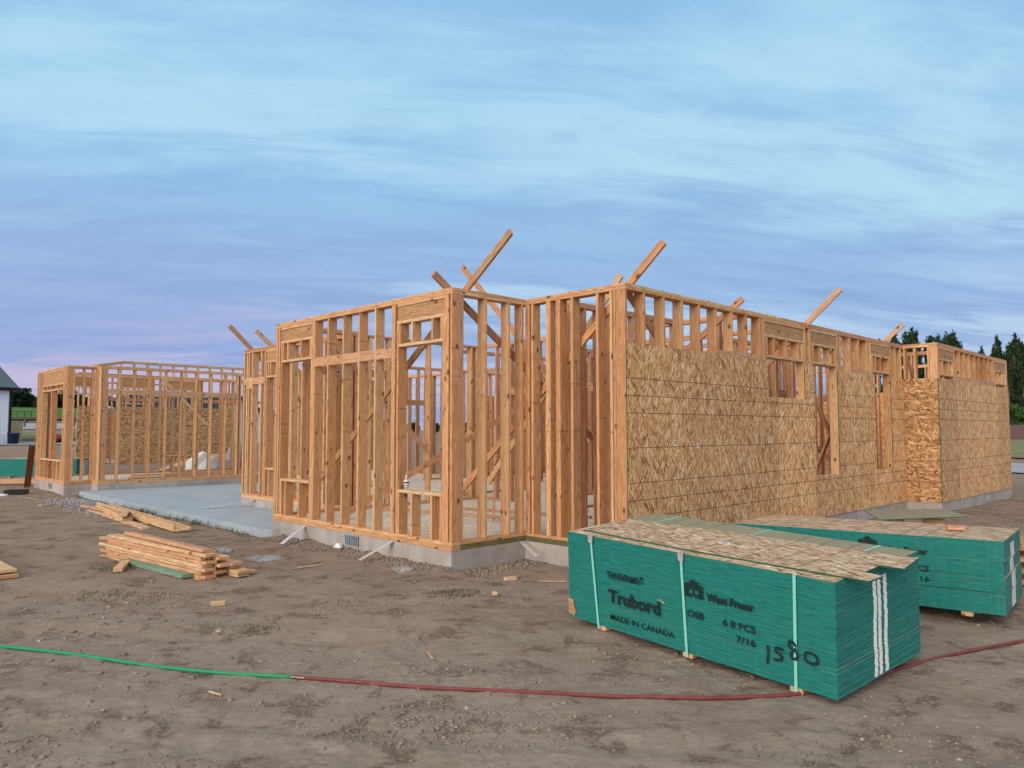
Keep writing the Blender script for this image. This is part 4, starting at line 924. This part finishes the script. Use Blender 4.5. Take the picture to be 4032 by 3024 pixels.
# ------------------------------------------------------------------ far buildings and fences
def barn():
    z = hz(-44, 65) - .1; root = empty("metal_barn", (-43.55, 65.0, z), R(62)); tag(root, "white ribbed metal barn with black corner trim and dark metal roof", "barn")
    # local: X back to front (+X to the camera's right), wall along -Y ; simple axes: wall plane x=0, extends along -y
    mb = MB(); mb.box(-13, 0, 0, 10, 0, 5.0)
    for i in range(43): mb.box(-12.9 + i * .3, -12.84 + i * .3, -.035, 0, .1, 4.95)
    for i in range(30): mb.box(0, .03, .2 + i * .32, .27 + i * .32, .1, 4.95)
    mb.build("wall", M['metalwall'], root)
    mb = MB(); mb.box(-.16, .05, -.06, .16, 0, 5.0); mb.box(-13, .05, -.07, -.036, 4.75, 5.0); mb.build("corner_trim", M['black'], root)
    mb = MB(); e = .45
    for y0, z0, y1, z1 in ((-e, 4.85, 5, 8.3), (10 + e, 4.85, 5, 8.3)):
        mb.add([(-13.4, y0, z0), (e, y0, z0), (e, y1, z1), (-13.4, y1, z1), (-13.4, y0, z0 + .12), (e, y0, z0 + .12), (e, y1, z1 + .12), (-13.4, y1, z1 + .12)],
               [(0, 1, 2, 3), (4, 5, 6, 7), (0, 1, 5, 4), (1, 2, 6, 5), (3, 2, 6, 7), (0, 3, 7, 4)])
    for i in range(35):
        x = -13.3 + i * .4; mb.add([(x, -e, 4.98), (x + .05, -e, 4.98), (x + .05, 5, 8.43), (x, 5, 8.43), (x, -e, 5.03), (x + .05, -e, 5.03), (x + .05, 5, 8.48), (x, 5, 8.48)], [(4, 5, 6, 7), (0, 1, 5, 4), (1, 2, 6, 5), (0, 3, 7, 4)])
    roof = mb.build("roof", M['metalroof'], root)
    mb = MB(); mb.box(-13.45, e + .02, -e - .14, -e, 4.72, 5.0); mb.build("gutter", M['black'], roof)
    mb = MB(); mb.prism([(0, 5.0), (10, 5.0), (5, 8.2)], -.05, 0, M4=Matrix(((0, 0, 1, 0), (1, 0, 0, 0), (0, 1, 0, 0), (0, 0, 0, 1)))); mb.build("gable", M['metalwall'], root)
barn()
x, y = -42.7, 64.2; o = empty("trash_bin", (x, y, hz(x, y))); tag(o, "tall dark navy trash bin beside the white metal barn", "trash bin")
mb = MB(); mb.lathe([(.34, 0), (.36, .02), (.46, .92), (.47, .94)], 20); mb.build("bin_body", M['navy'], o, smooth=True)
mb = MB(); mb.lathe([(.46, .925), (.50, .93), (.50, .975), (.47, .98)], 20); mb.build("rim", M['navy'], o)
def board_fence(name, x0, y0, x1, y1, hgt, m, label, step=.16, post=2.4):
    L = math.hypot(x1 - x0, y1 - y0); a = math.atan2(y1 - y0, x1 - x0); root = empty(name, (x0, y0, hz((x0 + x1) / 2, (y0 + y1) / 2) - .1), a); tag(root, label, "fence")
    mb = MB(); n = int(L / step)
    for i in range(n): mb.box(i * step, i * step + step * .94, -.012, .012, 0, hgt + random.uniform(-.02, .02))
    mb.build("boards", m, root)
    mb = MB()
    for z in (.35, hgt - .35): mb.box(0, L, .013, .055, z, z + .09)
    mb.build("rail", m, root)
    for i in range(int(L / post) + 1):
        mb = MB(); mb.box(i * post - .05, i * post + .05, .056, .15, 0, hgt - .05); mb.build("post", m, root)
board_fence("board_fence", -45.6, 67.6, -44.35, 68.0, 2.0, M['fencewood'], "short tan board fence beside the white barn", .14)
board_fence("board_fence", 52, 92, 74, 84, 1.85, M['fencegrey'], "long grey brown board fence below the poplars", .17)
root = empty("rail_fence", (-66, 92, hz(-66, 92) - .05), R(2)); tag(root, "brown wooden rail fence before the green field", "fence")
for i in range(10):
    mb = MB(); mb.box(i * 3 - .07, i * 3 + .07, -.07, .07, 0, 1.2); mb.build("post", M['fencegrey'], root)
for z in (.45, 1.0):
    mb = MB(); mb.box(0, 27, -.03, .03, z, z + .14); mb.build("rail", M['fencegrey'], root)
# trailer
x, y = -70, 108; t = empty("flat_trailer", (x, y, hz(x, y)), R(8)); tag(t, "black open utility trailer parked before the green field", "trailer")
mb = MB(); mb.box(-1.9, 1.9, -.8, .8, .55, .68); mb.box(1.9, 3.0, -.05, .05, .55, .64); mb.build("bed", M['black'], t)
mb = MB()
for X in (-1.9, -1.0, 0, .9): mb.box(X, X + .07, -.8, -.74, .68, 1.5)
mb.box(-1.9, .97, -.8, -.74, 1.45, 1.52); mb.box(-1.9, .97, -.8, -.74, 1.05, 1.1); mb.box(-1.9, .97, .74, .8, 1.45, 1.52)
mb.build("side_rail", M['black'], t)
for X in (-.5, .35):
    mb = MB(); mb.lathe([(.2, -.1), (.34, -.1), (.34, .1), (.2, .1)], 16); w = mb.build("wheel", M['black'], t, (X, -.92, .34), (math.pi / 2, 0, 0)); mb = MB(); mb.lathe([(.02, -.06), (.19, -.06), (.19, .06), (.02, .06)], 12); mb.build("rim", M['fencegrey'], w)
# ride-on mower
x, y = -42.0, 68.0; t = empty("ride_on_mower", (x, y, hz(x, y)), R(10)); tag(t, "small red ride-on mower parked past the trash bin", "mower")
mb = MB(); mb.prism([(-.2, .35), (.95, .35), (1.0, .62), (.85, .82), (.1, .86), (-.2, .6)], -.28, .28, M4=Matrix(((1, 0, 0, 0), (0, 0, -1, 0), (0, 1, 0, 0), (0, 0, 0, 1)))); mb.build("hood", M['red'], t)
mb = MB(); mb.prism([(-.85, .3), (-.1, .3), (-.15, .5), (-.5, .55), (-.85, .6)], -.4, .4, M4=Matrix(((1, 0, 0, 0), (0, 0, -1, 0), (0, 1, 0, 0), (0, 0, 0, 1)))); mb.build("rear_body", M['red'], t)
mb = MB(); mb.box(-.72, -.3, -.22, .22, .58, .68); mb.box(-.78, -.68, -.22, .22, .66, 1.0); mb.build("seat", M['black'], t)
mb = MB(); mb.tube([(.05, 0, .8), (-.12, 0, 1.02)], .02, 6); mb.tube([(-.12 + .06 * math.cos(a) * .5, .16 * math.sin(a), 1.03 + .1 * math.cos(a)) for a in np.linspace(0, 6.28, 13)], .015, 6); mb.build("steering_wheel", M['black'], t)
for X, yy, r in ((-.55, -.45, .27), (-.55, .45, .27), (.75, -.4, .19), (.75, .4, .19)):
    mb = MB(); mb.lathe([(r * .5, -.08), (r, -.08), (r, .08), (r * .5, .08)], 14); mb.build("wheel", M['black'], t, (X, yy, r), (math.pi / 2, 0, 0))
def cottage(x, y, rz, L, D, h, rh, label, z=None):
    root = empty("white_house", (x, y, hz(x, y) if z is None else z), rz); tag(root, label, "house")
    mb = MB(); mb.box(0, L, 0, D, 0, h); mb.prism([(0, h), (D, h), (D / 2, h + rh)], 0, L, M4=Matrix(((0, 0, 1, 0), (1, 0, 0, 0), (0, 1, 0, 0), (0, 0, 0, 1)))); mb.build("wall", M['white'], root)
    mb = MB(); e = .5
    for y0, y1 in ((-e, D / 2), (D + e, D / 2)):
        z0 = h - e * rh / (D / 2) + .02; mb.add([(-e, y0, z0), (L + e, y0, z0), (L + e, y1, h + rh + .02), (-e, y1, h + rh + .02), (-e, y0, z0 + .2), (L + e, y0, z0 + .2), (L + e, y1, h + rh + .22), (-e, y1, h + rh + .22)],
               [(0, 1, 2, 3), (4, 5, 6, 7), (0, 1, 5, 4), (1, 2, 6, 5), (3, 2, 6, 7), (0, 3, 7, 4)])
    mb.build("roof", M['shingle'], root)
    for i in range(max(1, int(L / 3.5))):
        mb = MB(); mb.box(1 + i * 3.4, 2.2 + i * 3.4, -.04, -.002, 1.0, 2.2); mb.build("window", M['black'], root)
cottage(-31, 62, R(38), 7, 7.0, 2.3, 1.7, "dark roofed white house far beyond the left wing")
cottage(-29.6, 68, R(-35), 3.4, 6, 2.5, 1.6, "white gabled house glimpsed between the studs beyond the left wing")

# ------------------------------------------------------------------ trees
def crown_mesh(name, m, blobs, n, size, seed):
    """many small leaf faces spread through the clump volumes (x, y, z, rx, rz)"""
    rd = np.random.default_rng(seed); w = np.array([b[3] ** 2 * b[4] for b in blobs]); w = w / w.sum(); k = rd.choice(len(blobs), n, p=w); B = np.array(blobs)[k]
    d = rd.normal(size=(n, 3)); d /= np.linalg.norm(d, axis=1)[:, None]; r = rd.random(n) ** .45
    c = B[:, :3] + d * r[:, None] * np.stack([B[:, 3], B[:, 3], B[:, 4]], -1)
    a = rd.normal(size=(n, 3)); a /= np.linalg.norm(a, axis=1)[:, None]; b_ = np.cross(a, d + .01); b_ /= np.linalg.norm(b_, axis=1)[:, None]
    s = size * rd.uniform(.55, 1.35, n)[:, None]
    vs = np.stack([c - a * s, c + b_ * s * .6, c + a * s, c - b_ * s * .6], 1).reshape(-1, 3)
    me = bpy.data.meshes.new(name); me.vertices.add(len(vs)); me.vertices.foreach_set('co', vs.ravel()); me.loops.add(n * 4); me.loops.foreach_set('vertex_index', np.arange(n * 4, dtype=np.int32))
    me.polygons.add(n); me.polygons.foreach_set('loop_start', np.arange(0, n * 4, 4)); me.update(calc_edges=True); me.materials.append(m); return me
def poplar_variant(seed, h=14.0, rad=1.7):
    rd = random.Random(seed); blobs = []
    for i in range(46):
        t = rd.random() ** .8; z = h * (.10 + .86 * t); rr = rad * (1.0 - .75 * t ** 1.5) * rd.uniform(.5, 1.0); a = rd.random() * 6.28
        blobs.append((rr * math.cos(a), rr * math.sin(a), z, rd.uniform(.45, .85) * (1.1 - .5 * t), rd.uniform(.7, 1.5) * (1.05 - .4 * t)))
    blobs.append((rd.uniform(-.2, .2), 0, h * .965, .32, .8))
    tr = MB(); tr.tube([(0, 0, -.3), (.05, 0, h * .3), (0, .05, h * .6), (.03, 0, h * .93)], [.24, .18, .11, .03], 8)
    for i in range(16):
        z = h * (.12 + .75 * i / 16); a = rd.random() * 6.28; L = rad * .8 * (1 - .5 * i / 16); tr.tube([(0, 0, z), (L * .5 * math.cos(a), L * .5 * math.sin(a), z + L * .7), (L * math.cos(a), L * math.sin(a), z + L * 1.7)], [.06, .04, .015], 5)
    return crown_mesh("poplar_crown", M['leaf_dark'], blobs, 8000, .19, seed), tr.mesh("poplar_trunk", M['bark'])
PV = [poplar_variant(11), poplar_variant(12, rad=2.1), poplar_variant(13, rad=1.5), poplar_variant(14, rad=1.9)]
def tree(name, x, y, var, sc, label, group, cat="tree", sz=None):
    root = empty(name, (x, y, hz(x, y) - .1), random.random() * 6.28); root.scale = (sz or sc, sz or sc, sc); tag(root, label, cat, group)
    link("crown", var[0], root); link("trunk", var[1], root); return root
PLS = {'a': "tall dark poplar rising behind the sheathed wall, its tip above the top plate", 'b': "tall dark poplar standing clear of the far right wall", 'c': "low dark poplar tip just showing above the far wall"}
for px, py, D, kind in ((3470, 1352, 112, 'c'), (3556, 1372, 110, 'c'), (3620, 1365, 109, 'c'), (3752, 1352, 111, 'c'), (3890, 1440, 109, 'c'), (3920, 1385, 110, 'b'), (3948, 1420, 111, 'b'), (3984, 1365, 109, 'b'), (4020, 1352, 110, 'b'), (4055, 1400, 108, 'b'), (3975, 1480, 100, 'b'), (4030, 1440, 99, 'b'), (3536, 1331, 108, 'a'), (3577, 1322, 106, 'a'), (3600, 1308, 103, 'a'), (3632, 1420, 104, 'c'), (3669, 1338, 116, 'c'), (3706, 1334, 112, 'c'), (3739, 1329, 108, 'a'), (3766, 1321, 104, 'a'), (3785, 1360, 106, 'a'),
                        (3874, 1381, 118, 'c'), (3908, 1420, 103, 'b'), (3934, 1340, 104, 'b'), (3962, 1400, 107, 'b'), (4004, 1332, 102, 'b'), (4040, 1370, 104, 'b'), (4075, 1350, 106, 'b')):
    x = (px - 2016) / 2944 * D; zt = 1.43 + (1692 - py) / 2944 * D; sc = (zt - hz(x, D) + .1) / (14 * .96)
    tree("poplar_tree", x, D, PV[(px * 7) % 4], sc, PLS[kind], "dark poplars behind the house", sz=sc * random.uniform(.72, .92))
def round_variant(seed, h, rad, m, n, size, name):
    rd = random.Random(seed); blobs = []
    for i in range(26):
        a = rd.random() * 6.28; t = rd.random(); rr = rad * math.sqrt(rd.random()) * (1 - .5 * abs(t - .35)); blobs.append((rr * math.cos(a), rr * math.sin(a), h * (.28 + .62 * t), rad * rd.uniform(.22, .42), rad * rd.uniform(.22, .4)))
    tr = MB(); tr.tube([(0, 0, -.3), (.03, 0, h * .3), (0, .03, h * .75)], [rad * .09, rad * .07, .02], 8)
    for i in range(9):
        a = rd.random() * 6.28; z = h * (.2 + .05 * i); L = rad * .7; tr.tube([(0, 0, z), (L * .6 * math.cos(a), L * .6 * math.sin(a), z + L * .5), (L * math.cos(a), L * math.sin(a), z + L * .9)], [rad * .03, rad * .02, .01], 5)
    return crown_mesh(name, m, blobs, n, size, seed), tr.mesh("tree_trunk", M['bark'])
BV = round_variant(31, 4.6, 2.4, M['leaf_bright'], 5200, .13, "bush_crown")
tree("leafy_tree", 67.2, 98, BV, 1.0, "bright green bushy tree behind the fence, before the dark poplars", None)
tree("leafy_tree", 71.5, 99, BV, .9, "second bright green bushy tree beyond the end of the fence", None)
FV = [round_variant(41 + i, 6.0, 3.0, M['leaf_far'], 2600, .30, "far_crown") for i in range(3)]
for i in range(22):
    D = 235 + random.uniform(-8, 25); px = -30 + 18 * i + random.uniform(-6, 6); x = (px - 2016) / 2944 * D
    tree("woodland_tree", x, D, FV[i % 3], random.uniform(.7, 1.25) * (1.15 if 60 < px < 150 else .95), "dark round tree in the woodland beyond the green field", "woodland beyond the field")
for i in range(26):
    D = 190 + random.uniform(-10, 20); px = 400 + 62 * i + random.uniform(-15, 15); x = (px - 2016) / 2944 * D
    tree("woodland_tree", x, D, FV[i % 3], random.uniform(.5, .8), "low dark tree far behind the framed house", "trees far behind the house")

# ------------------------------------------------------------------ loose stones, gravel and weeds
def scatter(name, spots, m, label=None):
    bm = bmesh.new(); bmesh.ops.create_icosphere(bm, subdivisions=1, radius=1); base = np.array([v.co[:] for v in bm.verts]); fc = np.array([[v.index for v in f.verts] for f in bm.faces]); bm.free()
    P = np.array([(s[0], s[1]) for s in spots]); r = np.array([s[2] for s in spots]); n = len(P); z = height(P[:, 0], P[:, 1])
    vs = base[None] * (1 + rng.uniform(-.3, .3, (n, len(base), 1))) * (r[:, None, None] * np.stack([rng.uniform(.7, 1.4, n), rng.uniform(.7, 1.4, n), rng.uniform(.4, .75, n)], -1)[:, None])
    vs = vs + np.stack([P[:, 0], P[:, 1], z + r * .15], -1)[:, None]
    f = (fc[None] + (np.arange(n) * len(base))[:, None, None]).reshape(-1, 3); vs = vs.reshape(-1, 3)
    me = bpy.data.meshes.new(name); me.vertices.add(len(vs)); me.vertices.foreach_set('co', vs.ravel()); me.loops.add(f.size); me.loops.foreach_set('vertex_index', f.ravel().astype(np.int32))
    me.polygons.add(len(f)); me.polygons.foreach_set('loop_start', np.arange(0, f.size, 3)); me.update(calc_edges=True); me.materials.append(m)
    return tag(link(name, me), kind='stuff')
def field_pts(n, y0, y1, rmin, rmax, keep=None):
    out = []
    while len(out) < n:
        y = y0 * (y1 / y0) ** random.random(); x = random.uniform(-.78, .78) * y
        v, u = hv(x, y)
        if v > -.02 and -2.4 < u < 18.7: continue
        if keep and not keep(x, y): continue
        out.append((x, y, random.uniform(rmin, rmax) * (1 + (random.random() ** 6) * 2.2)))
    return out
cl = lambda x, y: float(fbm(np.array([x * .9]), np.array([y * .9]), 3)[0]) > random.uniform(-.12, .22)
scatter("gravel", field_pts(300, 3.6, 16, .003, .008, cl), M['stone'])
scatter("dirt", field_pts(4200, 3.4, 18, .003, .009, cl), M['clod'])
foot = []
for i in range(900):
    u = random.uniform(.0, 4.4); v = -abs(random.gauss(0, .16)) - .01; foot.append((*wv(v, u), random.uniform(.006, .024)))
for i in range(350):
    v = random.uniform(0, 1.2); u = -abs(random.gauss(0, .2)) - .02; foot.append((*wv(v, u), random.uniform(.006, .028)))
for i in range(500):
    a = random.gauss(0, .5); b = random.gauss(0, .35); foot.append((.62 + a * .9 - 1.0, 4.55 + b * .5, random.uniform(.004, .016)))
scatter("soil_rubble", foot, M['clod'])
gp = []
for i in range(1500):
    u = random.uniform(9.0, 14.6); v = -.22 - abs(random.gauss(0, .45)); gp.append((*wv(v, u), random.uniform(.012, .034)))
scatter("gravel", gp, M['gravelgrey'])
mb = MB()
def tuft(x, y, R_, n, hgt):
    for i in range(n):
        a = random.random() * 6.28; r = R_ * math.sqrt(random.random()); X, Y = x + r * math.cos(a) * 1.5, y + r * math.sin(a); z = hz(X, Y); b = random.random() * 6.28; w = .004; h = hgt * random.uniform(.4, 1.1)
        dx, dy = math.cos(b), math.sin(b); lx, ly = random.uniform(-.7, .7) * h, random.uniform(-.7, .7) * h
        mb.add([(X - dx * w, Y - dy * w, z - .005), (X + dx * w, Y + dy * w, z - .005), (X + lx * .6 + dx * w * .6, Y + ly * .6, z + h * .7), (X + lx, Y + ly, z + h)], [(0, 1, 2), (0, 2, 3)])
for x, y, R_, n, hh in ((-.62, 7.75, .20, 260, .032), (-.20, 8.25, .10, 70, .03), (-2.14, 6.45, .12, 150, .028), (-2.5, 6.55, .18, 90, .02), (-4.13, 7.67, .22, 200, .03), (-3.6, 7.6, .2, 120, .03), (-1.5, 7.2, .3, 120, .03), (-4.75, 9.1, .22, 160, .05), (1.6, 4.2, .2, 60, .025)): tuft(x, y, R_, n, hh)
for i in range(36):
    u = random.uniform(4.7, 14.5); X, Y = wv(-.16 - abs(random.gauss(0, .06)), u); tuft(X, Y, .05, 12, .10)
for i in range(50): tuft(random.uniform(8, 15), random.uniform(12, 19), .2, 10, .08)
tag(mb.build("grass", M['grass']), kind='stuff')
# boards at the far right edge of the frame
for i, z in enumerate((0, .12, .24, .36)):
    gboard("stacked_lumber", (5.35, 8.15), (6.9, 9.4), .30, .045, 'wood_pink' if i % 2 == 0 else 'header', ("lowest plank of the lumber heap past the second bundle", "second plank of the lumber heap past the second bundle", "third plank of the lumber heap past the second bundle", "top pinkish plank of the lumber heap past the second bundle")[i], "planks past the second bundle", z=-.22 + z, cat="plank")
# hook up anything that must not cast odd shading
for o in COL.objects:
    if o.type == 'MESH' and o.name.startswith(("ground",)): o.data.polygons.foreach_set('use_smooth', [True] * len(o.data.polygons))
